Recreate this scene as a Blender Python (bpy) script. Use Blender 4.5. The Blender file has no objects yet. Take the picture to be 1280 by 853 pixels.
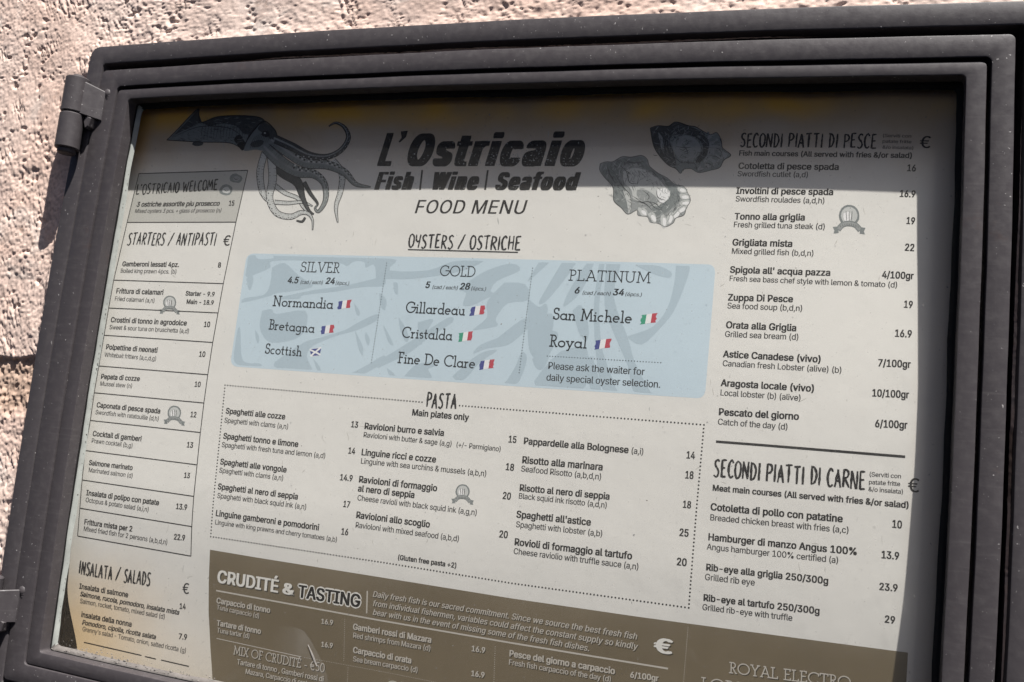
import bpy, math, random
import numpy as np
from mathutils import Vector, Matrix
from mathutils.geometry import tessellate_polygon

random.seed(7)
rng = np.random.default_rng(11)
scene = bpy.context.scene
col = scene.collection
SHEET_X, SHEET_Z = -0.04, -0.36   # foot of the printed sheet
ZO = 1.6                       # height of the case above the pavement

# ------------------------------------------------------------------ camera
CAMX, CAMY, CAMZ = 0.25492322, -0.75147475, -0.10148821
RB = np.array([[0.94614641, -0.10232496, 0.30714261],
               [0.05715409, 0.98662864, 0.15263464],
               [-0.31865403, -0.12686026, 0.93934343]])   # rows: camera right, down, forward in (x, down, in)
FPX = 1200.0
def axis(r): return Vector((r[0], r[2], -r[1]))
cam_data = bpy.data.cameras.new("camera")
cam = bpy.data.objects.new("camera", cam_data)
col.objects.link(cam)
m = Matrix((axis(RB[0]), -axis(RB[1]), -axis(RB[2]))).transposed().to_4x4()
m.translation = Vector((CAMX, CAMY, CAMZ + ZO))
cam.matrix_world = m
cam_data.sensor_fit = 'HORIZONTAL'
cam_data.sensor_width = 36.0
cam_data.lens = 36.0 * FPX / 1280.0
cam_data.clip_start = 0.01
cam_data.clip_end = 200.0
cam_data.dof.use_dof = True
cam_data.dof.focus_distance = 0.775
cam_data.dof.aperture_fstop = 16.0
scene.camera = cam

# ------------------------------------------------------------------ light
SUN = Vector((-1.0, 1.0, -2.95))
world = bpy.data.worlds.new("World")
scene.world = world
world.use_nodes = True
wn = world.node_tree
bg = wn.nodes["Background"]
sky = wn.nodes.new("ShaderNodeTexSky")
sky.sky_type = 'NISHITA'
sky.sun_disc = False
sky.sun_elevation = math.asin(2.95 / SUN.length)
sky.sun_rotation = math.radians(135)
wn.links.new(sky.outputs[0], bg.inputs[0])
bg.inputs[1].default_value = 0.05
sky.air_density = 0.25
sky.dust_density = 1.4
sky.ozone_density = 0.6
sd = bpy.data.lights.new("sun", 'SUN')
sd.energy = 5.0
sd.angle = math.radians(0.5)
sd.color = (1.0, 0.972, 0.935)
sun = bpy.data.objects.new("sun", sd)
sun.rotation_euler = SUN.to_track_quat('-Z', 'Y').to_euler()
sun.location = (1.5, -1.5, 5.5)
col.objects.link(sun)
scene.view_settings.view_transform = 'Standard'
scene.view_settings.look = 'None'
scene.view_settings.gamma = 1.0
scene.view_settings.exposure = 0.90
scene.cycles.transparent_max_bounces = 16
scene.cycles.max_bounces = 8

# ------------------------------------------------------------------ measuring: pixel of the photograph -> point of a surface
def un(px, py, h=0.0):
    d = RB.T @ np.array([(px - 640) / FPX, (py - 426.5) / FPX, 1.0])
    s = (-h - CAMY) / d[2]
    return CAMX + s * d[0], CAMZ - s * d[1]

def sm(t):
    t = min(1.0, max(0.0, t))
    return t * t * (3 - 2 * t)

def sheet_h(X, Z):
    """the paper is not flat: it bulges a little on the right and curls back at the foot"""
    b = 0.0060 * math.exp(-((X - 0.30) / 0.25) ** 2 - ((Z + 0.045) / 0.13) ** 2)
    foot = -0.0125 * sm((-0.15 - Z) / 0.19) * (1.0 - 0.45 * sm((X + 0.35) / 0.7))
    wav = 0.0005 * math.sin(9 * X + 4 * Z) + 0.0002 * math.sin(19 * Z - 6 * X)
    return b + foot + wav

def sp(px, py):
    """pixel -> point of the paper"""
    h = 0.0
    for _ in range(4):
        X, Z = un(px, py, h)
        h = sheet_h(X, Z)
    return X, Z

# ------------------------------------------------------------------ objects
def link(o, parent=None):
    col.objects.link(o)
    if parent is not None:
        o.parent = parent
    return o

def empty(name, loc):
    o = bpy.data.objects.new(name, None)
    o.empty_display_size = 0.05
    o.location = loc
    return link(o)

def tag(o, label=None, cat=None, kind=None):
    if label: o["label"] = label
    if cat: o["category"] = cat
    if kind: o["kind"] = kind
    return o

def mesh_obj(name, verts, faces, mats, parent=None, fm=None, smooth=None):
    """world-space verts; the object keeps its parent's place as its own origin"""
    off = Vector((0, 0, 0))
    p = parent
    while p is not None:
        off += p.location
        p = p.parent
    me = bpy.data.meshes.new(name)
    v = [(a[0] - off.x, a[1] - off.y, a[2] - off.z) for a in verts]
    me.from_pydata(v, [], faces)
    for mt in (mats if isinstance(mats, (list, tuple)) else [mats]):
        me.materials.append(mt)
    if fm is not None:
        me.polygons.foreach_set("material_index", np.array(fm, dtype=np.int32))
    if smooth is not None:
        me.polygons.foreach_set("use_smooth", np.ones(len(me.polygons), dtype=bool))
        me.set_sharp_from_angle(angle=math.radians(smooth))
    me.update()
    return link(bpy.data.objects.new(name, me), parent)

# ------------------------------------------------------------------ materials
def mat(name):
    m = bpy.data.materials.new(name)
    m.use_nodes = True
    nt = m.node_tree
    return m, nt, nt.nodes["Principled BSDF"]

def N(nt, t, **kw):
    n = nt.nodes.new(t)
    for k, v in kw.items():
        if k in n.inputs: n.inputs[k].default_value = v
        else: setattr(n, k, v)
    return n

def noise(nt, co, scale, detail=4.0, rough=0.55, dist=0.0):
    n = N(nt, "ShaderNodeTexNoise", Scale=scale, Detail=detail, Roughness=rough, Distortion=dist)
    nt.links.new(co, n.inputs["Vector"])
    return n.outputs["Fac"]

def ramp(nt, fac, stops):
    r = nt.nodes.new("ShaderNodeValToRGB")
    el = r.color_ramp.elements
    while len(el) < len(stops): el.new(0.5)
    for e, (p, c) in zip(el, stops):
        e.position = p
        e.color = (*c, 1) if isinstance(c, tuple) else (c, c, c, 1)
    nt.links.new(fac, r.inputs[0])
    return r.outputs[0]

def mixc(nt, fac, a, b, mode='MIX'):
    n = nt.nodes.new("ShaderNodeMix")
    n.data_type = 'RGBA'
    n.blend_type = mode
    for sock, v in ((n.inputs[0], fac), (n.inputs[6], a), (n.inputs[7], b)):
        if hasattr(v, 'links'): nt.links.new(v, sock)
        elif isinstance(v, (int, float)): sock.default_value = v
        else: sock.default_value = (*v, 1)
    return n.outputs[2]

def mth(nt, op, a, b=0.0, c=0.0, clamp=False):
    n = nt.nodes.new("ShaderNodeMath")
    n.operation = op
    n.use_clamp = clamp
    for sock, v in zip(n.inputs, (a, b, c)):
        if hasattr(v, 'links'): nt.links.new(v, sock)
        else: sock.default_value = v
    return n.outputs[0]

def bump(nt, bs, height, strength, dist):
    b = N(nt, "ShaderNodeBump", Strength=strength, Distance=dist)
    nt.links.new(height, b.inputs["Height"])
    nt.links.new(b.outputs[0], bs.inputs["Normal"])

def objco(nt):
    return nt.nodes.new("ShaderNodeTexCoord").outputs["Object"]

def m_frame(name, base=(0.057, 0.050, 0.053), fleck=0.815):
    m, nt, bs = mat(name)
    co = objco(nt)
    a = noise(nt, co, 9, 5, 0.6)
    b = noise(nt, co, 140, 4, 0.6)
    f = noise(nt, co, 420, 2, 0.5)
    f2 = noise(nt, co, 35, 3, 0.6)
    c = mixc(nt, a, tuple(x * 0.92 for x in base), tuple(x * 1.09 for x in base))
    c = mixc(nt, mth(nt, 'MULTIPLY', ramp(nt, b, [(0.5, 0.0), (0.75, 1.0)]), 0.25), c, (0.105, 0.095, 0.096))
    fl = ramp(nt, mth(nt, 'MULTIPLY_ADD', f2, 0.16, f), [(fleck, 0.0), (fleck + 0.03, 1.0)])
    c = mixc(nt, mth(nt, 'MULTIPLY', fl, 0.8), c, (0.42, 0.40, 0.39))
    mp = N(nt, "ShaderNodeMapping")
    mp.inputs["Scale"].default_value = (1.0, 1.0, 14.0)
    nt.links.new(co, mp.inputs["Vector"])
    st = ramp(nt, noise(nt, mp.outputs[0], 26, 5, 0.7), [(0.56, 0.0), (0.72, 1.0)])
    mp2 = N(nt, "ShaderNodeMapping")
    mp2.inputs["Scale"].default_value = (16.0, 1.0, 1.0)
    nt.links.new(co, mp2.inputs["Vector"])
    st2 = ramp(nt, noise(nt, mp2.outputs[0], 22, 5, 0.7), [(0.60, 0.0), (0.76, 1.0)])
    c = mixc(nt, mth(nt, 'MULTIPLY', st, 0.45), c, (0.095, 0.086, 0.086))
    c = mixc(nt, mth(nt, 'MULTIPLY', st2, 0.30), c, (0.090, 0.082, 0.083))
    chip = ramp(nt, noise(nt, co, 75, 6, 0.75, 1.0), [(0.715, 0.0), (0.735, 1.0)])
    c = mixc(nt, mth(nt, 'MULTIPLY', chip, 0.7), c, (0.24, 0.22, 0.21))
    rust = ramp(nt, noise(nt, co, 17, 6, 0.7), [(0.64, 0.0), (0.74, 1.0)])
    c = mixc(nt, mth(nt, 'MULTIPLY', rust, 0.35), c, (0.085, 0.05, 0.04))
    nt.links.new(c, bs.inputs["Base Color"])
    nt.links.new(ramp(nt, b, [(0.3, 0.38), (0.7, 0.62)]), bs.inputs["Roughness"])
    bs.inputs["Specular IOR Level"].default_value = 0.35
    hsum = mth(nt, 'MULTIPLY_ADD', noise(nt, co, 60, 5, 0.6), 1.6, b)
    bump(nt, bs, mth(nt, 'MULTIPLY_ADD', fl, 0.8, hsum), 0.3, 0.0004)
    return m

def m_plain(name, c, rough=0.6, spec=0.3, var=0.0, scale=60):
    m, nt, bs = mat(name)
    if var:
        co = objco(nt)
        n = noise(nt, co, scale, 4, 0.6)
        nt.links.new(mixc(nt, n, tuple(x * (1 - var) for x in c), tuple(min(1, x * (1 + var)) for x in c)), bs.inputs["Base Color"])
    else:
        bs.inputs["Base Color"].default_value = (*c, 1)
    bs.inputs["Roughness"].default_value = rough
    bs.inputs["Specular IOR Level"].default_value = spec
    return m

def band(nt, v, a, b):
    """0 at a, 1 at b"""
    n = N(nt, "ShaderNodeMapRange", interpolation_type='SMOOTHSTEP')
    n.inputs["From Min"].default_value = a
    n.inputs["From Max"].default_value = b
    nt.links.new(v, n.inputs["Value"])
    return n.outputs[0]

def m_paper():
    """off-white sheet with old water stains along the head and in the lower left corner, plus a painted gold light leak at the top"""
    m, nt, bs = mat("stained paper")
    co = objco(nt)
    s = nt.nodes.new("ShaderNodeSeparateXYZ")
    nt.links.new(co, s.inputs[0])
    X, Z = mth(nt, 'ADD', s.outputs[0], SHEET_X), mth(nt, 'ADD', s.outputs[2], SHEET_Z)
    big = noise(nt, co, 7, 5, 0.6)
    wob = mth(nt, 'MULTIPLY_ADD', big, 0.07, -0.035)
    Zw = mth(nt, 'ADD', Z, wob)
    Xw = mth(nt, 'ADD', X, wob)
    fine = noise(nt, co, 45, 5, 0.65)
    c = mixc(nt, fine, (0.735, 0.73, 0.71), (0.795, 0.79, 0.77))
    blot = ramp(nt, noise(nt, co, 16, 5, 0.7, 0.6), [(0.60, 0.0), (0.68, 1.0)])
    c = mixc(nt, mth(nt, 'MULTIPLY', blot, 0.16), c, (0.60, 0.60, 0.58))
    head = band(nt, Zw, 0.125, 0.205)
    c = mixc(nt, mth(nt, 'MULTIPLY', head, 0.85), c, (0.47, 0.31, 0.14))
    leak_glow = band(nt, mth(nt, 'MULTIPLY_ADD', wob, 0.35, Z), 0.182, 0.203)  # gold top edge paints the glow of sunlight leaking in
    c = mixc(nt, mth(nt, 'MULTIPLY', leak_glow, ramp(nt, noise(nt, co, 11, 2), [(0.40, 0.1), (0.6, 0.95)])), c, (0.95, 0.52, 0.06))
    foot = mth(nt, 'MULTIPLY', band(nt, Xw, -0.26, -0.425), band(nt, Zw, -0.20, -0.30))
    c = mixc(nt, mth(nt, 'MULTIPLY', foot, 0.9), c, (0.80, 0.55, 0.25))
    foot2 = band(nt, Zw, -0.22, -0.36)
    c = mixc(nt, mth(nt, 'MULTIPLY', foot2, 0.45), c, (0.72, 0.58, 0.40))
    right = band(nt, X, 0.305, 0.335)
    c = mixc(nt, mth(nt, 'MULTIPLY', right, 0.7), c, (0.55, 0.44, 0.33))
    left = mth(nt, 'MULTIPLY', band(nt, Xw, -0.385, -0.412), band(nt, Z, 0.13, 0.19))
    c = mixc(nt, mth(nt, 'MULTIPLY', left, 0.85), c, (0.80, 0.42, 0.06))
    nt.links.new(c, bs.inputs["Base Color"])
    bs.inputs["Roughness"].default_value = 0.7
    bs.inputs["Specular IOR Level"].default_value = 0.2
    bump(nt, bs, noise(nt, co, 25, 3), 0.25, 0.0015)
    return m

def m_glass(dust):
    m, nt, bs = mat(("clear glass edge", "dusty glass face", "hazy glass back")[dust])
    nt.nodes.remove(bs)
    out = nt.nodes["Material Output"]
    tr = N(nt, "ShaderNodeBsdfTransparent")
    tr.inputs[0].default_value = (0.97, 0.965, 0.95, 1)
    gl = N(nt, "ShaderNodeBsdfGlossy", Roughness=0.05)
    gl.inputs[0].default_value = (0.9, 0.85, 0.78, 1)
    lw = N(nt, "ShaderNodeLayerWeight", Blend=0.5)          # the same from both sides of the pane
    fr = mth(nt, 'MULTIPLY_ADD', mth(nt, 'POWER', lw.outputs["Facing"], 5.0), 0.5, 0.010)
    mx = nt.nodes.new("ShaderNodeMixShader")
    nt.links.new(fr, mx.inputs[0])
    nt.links.new(tr.outputs[0], mx.inputs[1])
    nt.links.new(gl.outputs[0], mx.inputs[2])
    if dust == 0:                # the edges of the pane
        nt.links.new(tr.outputs[0], out.inputs[0])
        return m
    if dust:
        co = objco(nt)
        # a dust film throws most of the light it catches forward, on to the paper
        d1 = N(nt, "ShaderNodeBsdfDiffuse")
        d1.inputs[0].default_value = (0.80, 0.78, 0.76, 1)
        d2 = N(nt, "ShaderNodeBsdfTranslucent")
        d2.inputs[0].default_value = (0.95, 0.93, 0.90, 1)
        df = N(nt, "ShaderNodeMixShader")
        df.inputs[0].default_value = 0.84
        nt.links.new(d1.outputs[0], df.inputs[1])
        nt.links.new(d2.outputs[0], df.inputs[2])
        cloud = ramp(nt, noise(nt, co, 10, 5, 0.62, 0.4), [(0.30, 0.044 if dust == 1 else 0.022), (0.72, 0.074 if dust == 1 else 0.036)])
        speck = ramp(nt, noise(nt, co, 330, 2, 0.5), [(0.70, 0.0), (0.76, 0.22)])
        smear = ramp(nt, noise(nt, co, 28, 5, 0.7, 1.2), [(0.62, 0.0), (0.74, 0.07)])
        f = mth(nt, 'ADD', mth(nt, 'ADD', cloud, smear), speck, clamp=True)
        base = mx.outputs[0] if dust == 1 else tr.outputs[0]     # one reflection for the whole pane
        m2 = nt.nodes.new("ShaderNodeMixShader")
        nt.links.new(f, m2.inputs[0])
        nt.links.new(base, m2.inputs[1])
        nt.links.new(df.outputs[0], m2.inputs[2])
        nt.links.new(m2.outputs[0], out.inputs[0])
    return m

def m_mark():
    """pale film painting a patch of glare and smudge on the glass"""
    m, nt, bs = mat("pale glare film")
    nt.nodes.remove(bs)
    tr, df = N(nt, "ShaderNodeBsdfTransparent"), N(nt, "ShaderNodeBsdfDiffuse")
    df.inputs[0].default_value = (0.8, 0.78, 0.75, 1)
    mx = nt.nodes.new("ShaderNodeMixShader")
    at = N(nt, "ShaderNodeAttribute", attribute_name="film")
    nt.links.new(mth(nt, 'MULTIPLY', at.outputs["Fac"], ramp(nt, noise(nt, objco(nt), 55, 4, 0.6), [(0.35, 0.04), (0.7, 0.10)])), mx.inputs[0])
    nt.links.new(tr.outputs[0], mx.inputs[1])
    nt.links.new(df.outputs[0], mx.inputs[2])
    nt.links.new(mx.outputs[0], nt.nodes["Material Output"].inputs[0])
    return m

def m_wall():
    m, nt, bs = mat("rough pink plaster")
    co = objco(nt)
    big = noise(nt, co, 5, 4, 0.6, 0.5)
    mid = noise(nt, co, 38, 6, 0.7)
    fine = noise(nt, co, 320, 4, 0.7)
    c = mixc(nt, ramp(nt, big, [(0.35, 0.0), (0.65, 1.0)]), (0.77, 0.565, 0.47), (0.80, 0.645, 0.565))
    white = ramp(nt, noise(nt, co, 11, 5, 0.65, 0.8), [(0.56, 0.0), (0.66, 1.0)])
    c = mixc(nt, mth(nt, 'MULTIPLY', white, 0.6), c, (0.78, 0.69, 0.62))
    tan = ramp(nt, noise(nt, co, 22, 6, 0.75, 0.3), [(0.60, 0.0), (0.72, 1.0)])
    c = mixc(nt, mth(nt, 'MULTIPLY', tan, 0.65), c, (0.36, 0.20, 0.12))
    at = N(nt, "ShaderNodeAttribute", attribute_name="joint")
    c = mixc(nt, mth(nt, 'MULTIPLY', at.outputs["Fac"], 0.7), c, (0.40, 0.275, 0.195))
    c = mixc(nt, 1.0, c, ramp(nt, mid, [(0.25, 0.80), (0.6, 1.0)]), 'MULTIPLY')
    c = mixc(nt, 1.0, c, ramp(nt, fine, [(0.30, 0.78), (0.55, 1.0)]), 'MULTIPLY')
    nt.links.new(c, bs.inputs["Base Color"])
    bs.inputs["Roughness"].default_value = 0.95
    bs.inputs["Specular IOR Level"].default_value = 0.1
    bump(nt, bs, mth(nt, 'MULTIPLY_ADD', fine, 0.6, mid), 0.4, 0.0009)
    return m

FRAME = m_frame("weathered dark grey paint")
FRAME2 = m_frame("chipped dark grey paint", (0.060, 0.053, 0.056), 0.81)
PUTTY = m_plain("grey glazing putty", (0.33, 0.345, 0.32), 0.8, 0.2, 0.35, 90)
SEAL = m_plain("black rubber and putty shade", (0.012, 0.012, 0.012), 0.7, 0.2)
DARK = m_plain("dark painted backing", (0.035, 0.033, 0.03), 0.8, 0.2, 0.4)
PUTTY2 = m_plain("dimmed sill putty", (0.165, 0.15, 0.14), 0.9, 0.15, 0.5, 130)
CHIP = m_plain("bare metal chips", (0.34, 0.32, 0.31), 0.7, 0.3, 0.5, 300)
DUSTM = m_plain("pale dust and grit", (0.20, 0.185, 0.17), 0.95, 0.1, 0.4, 200)
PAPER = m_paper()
GLASS_D, GLASS_B, GLASS_C = m_glass(1), m_glass(2), m_glass(0)
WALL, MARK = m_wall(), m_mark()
INK = m_plain("black print ink", (0.012, 0.012, 0.013), 0.75, 0.1)
GREYINK = m_plain("grey print ink", (0.032, 0.032, 0.034), 0.75, 0.1)
MIDINK = m_plain("pale grey print", (0.30, 0.32, 0.325), 0.6, 0.2, 0.18, 120)
SCUFF = m_plain("scuffed paper", (0.50, 0.49, 0.46), 0.8, 0.1, 0.3, 200)
LIGHTINK = m_plain("light grey print", (0.55, 0.57, 0.57), 0.6, 0.2, 0.10, 120)
OYINK = m_plain("slate print", (0.20, 0.225, 0.23), 0.6, 0.2, 0.25, 110)
OYDARK = m_plain("dark slate print", (0.05, 0.055, 0.058), 0.6, 0.2, 0.3, 110)
BOXGREY = m_plain("grey box print", (0.53, 0.53, 0.505), 0.65, 0.2, 0.04)
BLUE = m_plain("pale blue print", (0.565, 0.69, 0.785), 0.6, 0.2, 0.03)
BLUE2 = m_plain("deeper blue print", (0.45, 0.56, 0.645), 0.6, 0.2, 0.03)
BROWN = m_plain("olive brown print", (0.180, 0.146, 0.096), 0.55, 0.25, 0.30, 9)
SHADE = m_plain("printed drop shade", (0.05, 0.042, 0.032), 0.6, 0.2)
WHITEINK = m_plain("white print", (0.80, 0.79, 0.76), 0.6, 0.2)
FAINT = m_plain("faded white print", (0.56, 0.53, 0.48), 0.6, 0.2)
FBLUE = m_plain("flag blue", (0.05, 0.06, 0.26), 0.6, 0.2)
FRED = m_plain("flag red", (0.50, 0.045, 0.07), 0.6, 0.2)
FGREEN = m_plain("flag green", (0.04, 0.33, 0.20), 0.6, 0.2)
FWHITE = m_plain("flag white", (0.84, 0.85, 0.87), 0.6, 0.2)

# ------------------------------------------------------------------ the wall
def vnoise(x, y, cell, seed):
    r = np.random.default_rng(seed)
    T = r.random((256, 256))
    u, v = x / cell, y / cell
    i, j = np.floor(u).astype(int), np.floor(v).astype(int)
    fu, fv = u - i, v - j
    fu, fv = fu * fu * (3 - 2 * fu), fv * fv * (3 - 2 * fv)
    g = lambda a, b: T[a % 256, b % 256]
    return (g(i, j) * (1 - fu) + g(i + 1, j) * fu) * (1 - fv) + (g(i, j + 1) * (1 - fu) + g(i + 1, j + 1) * fu) * fv

OUTR = (-0.459, 0.388, -0.362, 0.2638)          # outer frame, outer edge: x0, x1, z0, z1
def warp(X, Z):
    """hand-made bars: every side bows outwards by a few millimetres"""
    u = (X + 0.038) / 0.42
    v = (Z + 0.050) / 0.31
    fx = max(0.0, 1 - v * v)
    fz = max(0.0, 1 - u * u)
    return X + (0.0035 if u > 0 else 0.0065) * u * fx, Z + 0.0062 * v * fz

def build_wall():
    xs = np.concatenate([np.arange(-1.3, -0.90, 0.02), np.arange(-0.90, -0.64, 0.0018), np.arange(-0.64, -0.42, 0.00085), np.arange(-0.42, 0.42, 0.0016), np.arange(0.42, 0.60, 0.0020), np.arange(0.60, 1.31, 0.02)])
    zs = np.concatenate([np.arange(-1.0, -0.52, 0.02), np.arange(-0.52, -0.42, 0.0020), np.arange(-0.42, 0.235, 0.00125), np.arange(0.235, 0.36, 0.00085), np.arange(0.36, 0.56, 0.0018), np.arange(0.56, 1.0, 0.02)])
    X, Z = np.meshgrid(xs, zs)
    a = vnoise(X, Z, 0.06, 1) - .5
    xx = X + 0.012 * (vnoise(X, Z, 0.03, 21) - .5)
    zz = Z + 0.012 * (vnoise(X, Z, 0.03, 22) - .5)
    b = vnoise(xx, zz, 0.022, 2) - .5
    c = vnoise(xx, zz, 0.009, 3) - .5
    d = vnoise(X, Z, 0.0042, 4) - .5
    e = vnoise(X, Z, 0.0021, 5) - .5
    fine = np.clip(1 - np.maximum(np.maximum(-0.86 - X, X - 0.56), np.maximum(-0.49 - Z, Z - 0.52)) / 0.035, 0, 1)   # far off, only the broad relief
    rough = 0.45 + 0.9 * vnoise(X, Z, 0.10, 9)          # smoother trowelled patches, rougher ones
    h = 0.0185 + 0.004 * a + fine * 0.0016 * b + fine * rough * (0.0005 * c + 0.0007 * d + 0.0010 * e)
    pit = np.clip(vnoise(xx, zz, 0.011, 7) * 0.5 + vnoise(X, Z, 0.0032, 8) * 0.5 - 0.675, 0, 1)
    h -= fine * pit * 0.0085
    # chisel scrapes running down to the right
    s = X * 0.82 + Z * 0.45
    t = -X * 0.45 + Z * 0.82
    scr = np.clip(vnoise(s, t, 0.02, 12) - 0.62, 0, 1) * np.clip(1 - np.abs(vnoise(s * 6, t, 0.012, 13) - .5) * 6, 0, 1)
    h -= fine * 0.006 * scr
    # a rougher tan band across the left: an old repair, set back under a sharp upper edge
    zt = -0.043 + 0.004 * np.sin(X * 40) + 0.010 * (vnoise(X, Z, 0.02, 15) - .5) + 0.004 * (vnoise(X, Z, 0.006, 16) - .5)
    tt = (zt - Z) / 0.062
    jm = np.where((tt > 0) & (tt < 1), 1.0, 0.0) * np.clip(tt * 12, 0, 1) * np.clip((1 - tt) * 4, 0, 1)
    h -= fine * jm * (0.0040 * (1 - tt) + 0.0025 * (vnoise(X, Z, 0.0045, 25) - .5) + 0.0015 * (vnoise(X, Z, 0.002, 26) - .5))
    # the render is pushed up against the iron frame
    dx = np.maximum(np.maximum(OUTR[0] - 0.004 - X, X - OUTR[1]), np.maximum(OUTR[2] - Z, Z - OUTR[3] - 0.003))
    near = np.clip(1 - np.abs(dx) / 0.014, 0, 1)
    topside = np.clip((Z - OUTR[3] + 0.006) / 0.006, 0, 1)
    h += near * (0.0060 + 0.007 * (vnoise(X, Z, 0.012, 17) - .5) + 0.003 * (vnoise(X, Z, 0.004, 18) - .5)) * (1 - 0.6 * jm) * (1 - 0.75 * topside)
    h = np.where(h > 0.026, 0.026 + (h - 0.026) * 0.35, h)
    inside = (X > -0.445) & (X < 0.372) & (Z > -0.348) & (Z < 0.249)
    nz, nx = X.shape
    verts = np.stack([X, -h, Z + ZO], -1).reshape(-1, 3)
    idx = np.arange(nz * nx).reshape(nz, nx)
    q = np.stack([idx[:-1, :-1], idx[:-1, 1:], idx[1:, 1:], idx[1:, :-1]], -1)
    keep = ~(inside[:-1, :-1] & inside[:-1, 1:] & inside[1:, 1:] & inside[1:, :-1])
    q = q[keep]
    used = np.unique(q)
    remap = np.full(nz * nx, -1)
    remap[used] = np.arange(len(used))
    verts = verts[used]
    q = remap[q]
    nv0 = len(verts)
    base = Vector((0, 0, ZO - 1.0))
    me = bpy.data.meshes.new("wall")
    # thickness: a back sheet of the same wall, 0.3 m behind, joined by four sides
    bx = np.array([[-1.3, 0.3, ZO - 1.0], [1.3, 0.3, ZO - 1.0], [1.3, 0.3, ZO + 1.0], [-1.3, 0.3, ZO + 1.0],
                   [xs[0], -0.018, ZO + zs[0]], [xs[-1], -0.018, ZO + zs[0]], [xs[-1], -0.018, ZO + zs[-1]], [xs[0], -0.018, ZO + zs[-1]]])
    extra = np.array([[0, 3, 2, 1], [4, 0, 1, 5], [5, 1, 2, 6], [6, 2, 3, 7], [7, 3, 0, 4]]) + nv0
    V = np.concatenate([verts, bx]) - np.array(base)
    F = np.concatenate([q, extra])
    me.vertices.add(len(V))
    me.vertices.foreach_set("co", V.astype(np.float32).ravel())
    me.loops.add(F.size)
    me.loops.foreach_set("vertex_index", F.astype(np.int32).ravel())
    me.polygons.add(len(F))
    me.polygons.foreach_set("loop_start", np.arange(0, F.size, 4, dtype=np.int32))
    at = me.attributes.new("joint", 'FLOAT', 'POINT')
    at.data.foreach_set("value", np.concatenate([jm.reshape(-1)[used], np.zeros(8)]).astype(np.float32))
    me.materials.append(WALL)
    me.update(calc_edges=True)
    me.polygons.foreach_set("use_smooth", np.ones(len(F), dtype=bool))
    o = link(bpy.data.objects.new("wall", me))
    o.location = base
    tag(o, "rough sunlit pinkish plaster wall around the dark metal menu case", "wall")
build_wall()

# ------------------------------------------------------------------ the case
def rect_loop(r, rad, n=36, k=5):
    x0, x1, z0, z1 = r
    P = []
    def side(a, b):
        for i in range(n):
            t = i / n
            P.append((a[0] + (b[0] - a[0]) * t, a[1] + (b[1] - a[1]) * t))
    def corner(cx, cz, a0):
        for i in range(k):
            a = math.radians(a0 + 90 * i / k)
            P.append((cx + rad * math.cos(a), cz + rad * math.sin(a)))
    side((x0 + rad, z0), (x1 - rad, z0)); corner(x1 - rad, z0 + rad, -90)
    side((x1, z0 + rad), (x1, z1 - rad)); corner(x1 - rad, z1 - rad, 0)
    side((x1 - rad, z1), (x0 + rad, z1)); corner(x0 + rad, z1 - rad, 90)
    side((x0, z1 - rad), (x0, z0 + rad)); corner(x0 + rad, z0 + rad, 180)
    return P

def inset(r, d): return (r[0] + d, r[1] - d, r[2] + d, r[3] - d)

def ring(name, prof, mats, parent, wob=0.00012, smooth=40, jit=0.0):
    """sweep of a profile [(rectangle, corner radius, height), ...] round the opening"""
    loops = [[warp(*p) for p in rect_loop(r, rad)] for r, rad, h in prof]
    n = len(loops[0])
    V, F = [], []
    for li, (lp, (r, rad, h)) in enumerate(zip(loops, prof)):
        for i, (x, z) in enumerate(lp):
            w1 = wob * (math.sin(x * 47 + z * 31 + li * .3) + .6 * math.sin(x * 113 - z * 91))
            w2 = wob * (math.sin(z * 53 - x * 29) + .6 * math.sin(z * 127 + x * 71))
            j = random.uniform(-jit, jit)
            V.append((x + w1 + j, -(h + 0.5 * w2 + random.uniform(-jit, jit)), z + w2 + j + ZO))
    for a in range(len(prof) - 1):
        for i in range(n):
            k = (i + 1) % n
            F.append((a * n + i, a * n + k, (a + 1) * n + k, (a + 1) * n + i))
    return mesh_obj(name, V, F, mats, parent, smooth=smooth)

def bar(outer, inner, hb, ht, b=0.0011, ro=0.004, ri=0.003):
    c = 0.29 * b
    return [(outer, ro, hb), (outer, ro, ht - b), (inset(outer, c), ro, ht - c), (inset(outer, b), ro, ht),
            (inset(inner, -b), ri, ht), (inset(inner, -c), ri, ht - c), (inner, ri, ht - b), (inner, ri, hb)]

case = empty("menu_case", (-0.036, 0.0, ZO - 0.362))
tag(case, "wall-mounted menu case with dark grey metal frame and hinged glass door", "display case")
ring("outer_frame", bar(OUTR, (-0.4412, 0.3705, -0.344, 0.2452), -0.012, 0.030, 0.0013, 0.009, 0.003) + [((-0.430, 0.356, -0.332, 0.233), 0.003, -0.012), ((-0.430, 0.356, -0.332, 0.233), 0.003, -0.024)], FRAME2, case)
# back panel, a closed tray behind the sheet
bp = [(-0.432, 0.358, -0.334, 0.235)]
x0, x1, z0, z1 = bp[0]
V = [(x, y, z + ZO) for y in (0.0245, 0.030) for x, z in ((x0, z0), (x1, z0), (x1, z1), (x0, z1))]
mesh_obj("back_panel", V, [(0, 1, 2, 3), (7, 6, 5, 4), (0, 4, 5, 1), (1, 5, 6, 2), (2, 6, 7, 3), (3, 7, 4, 0)], DARK, case)

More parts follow.
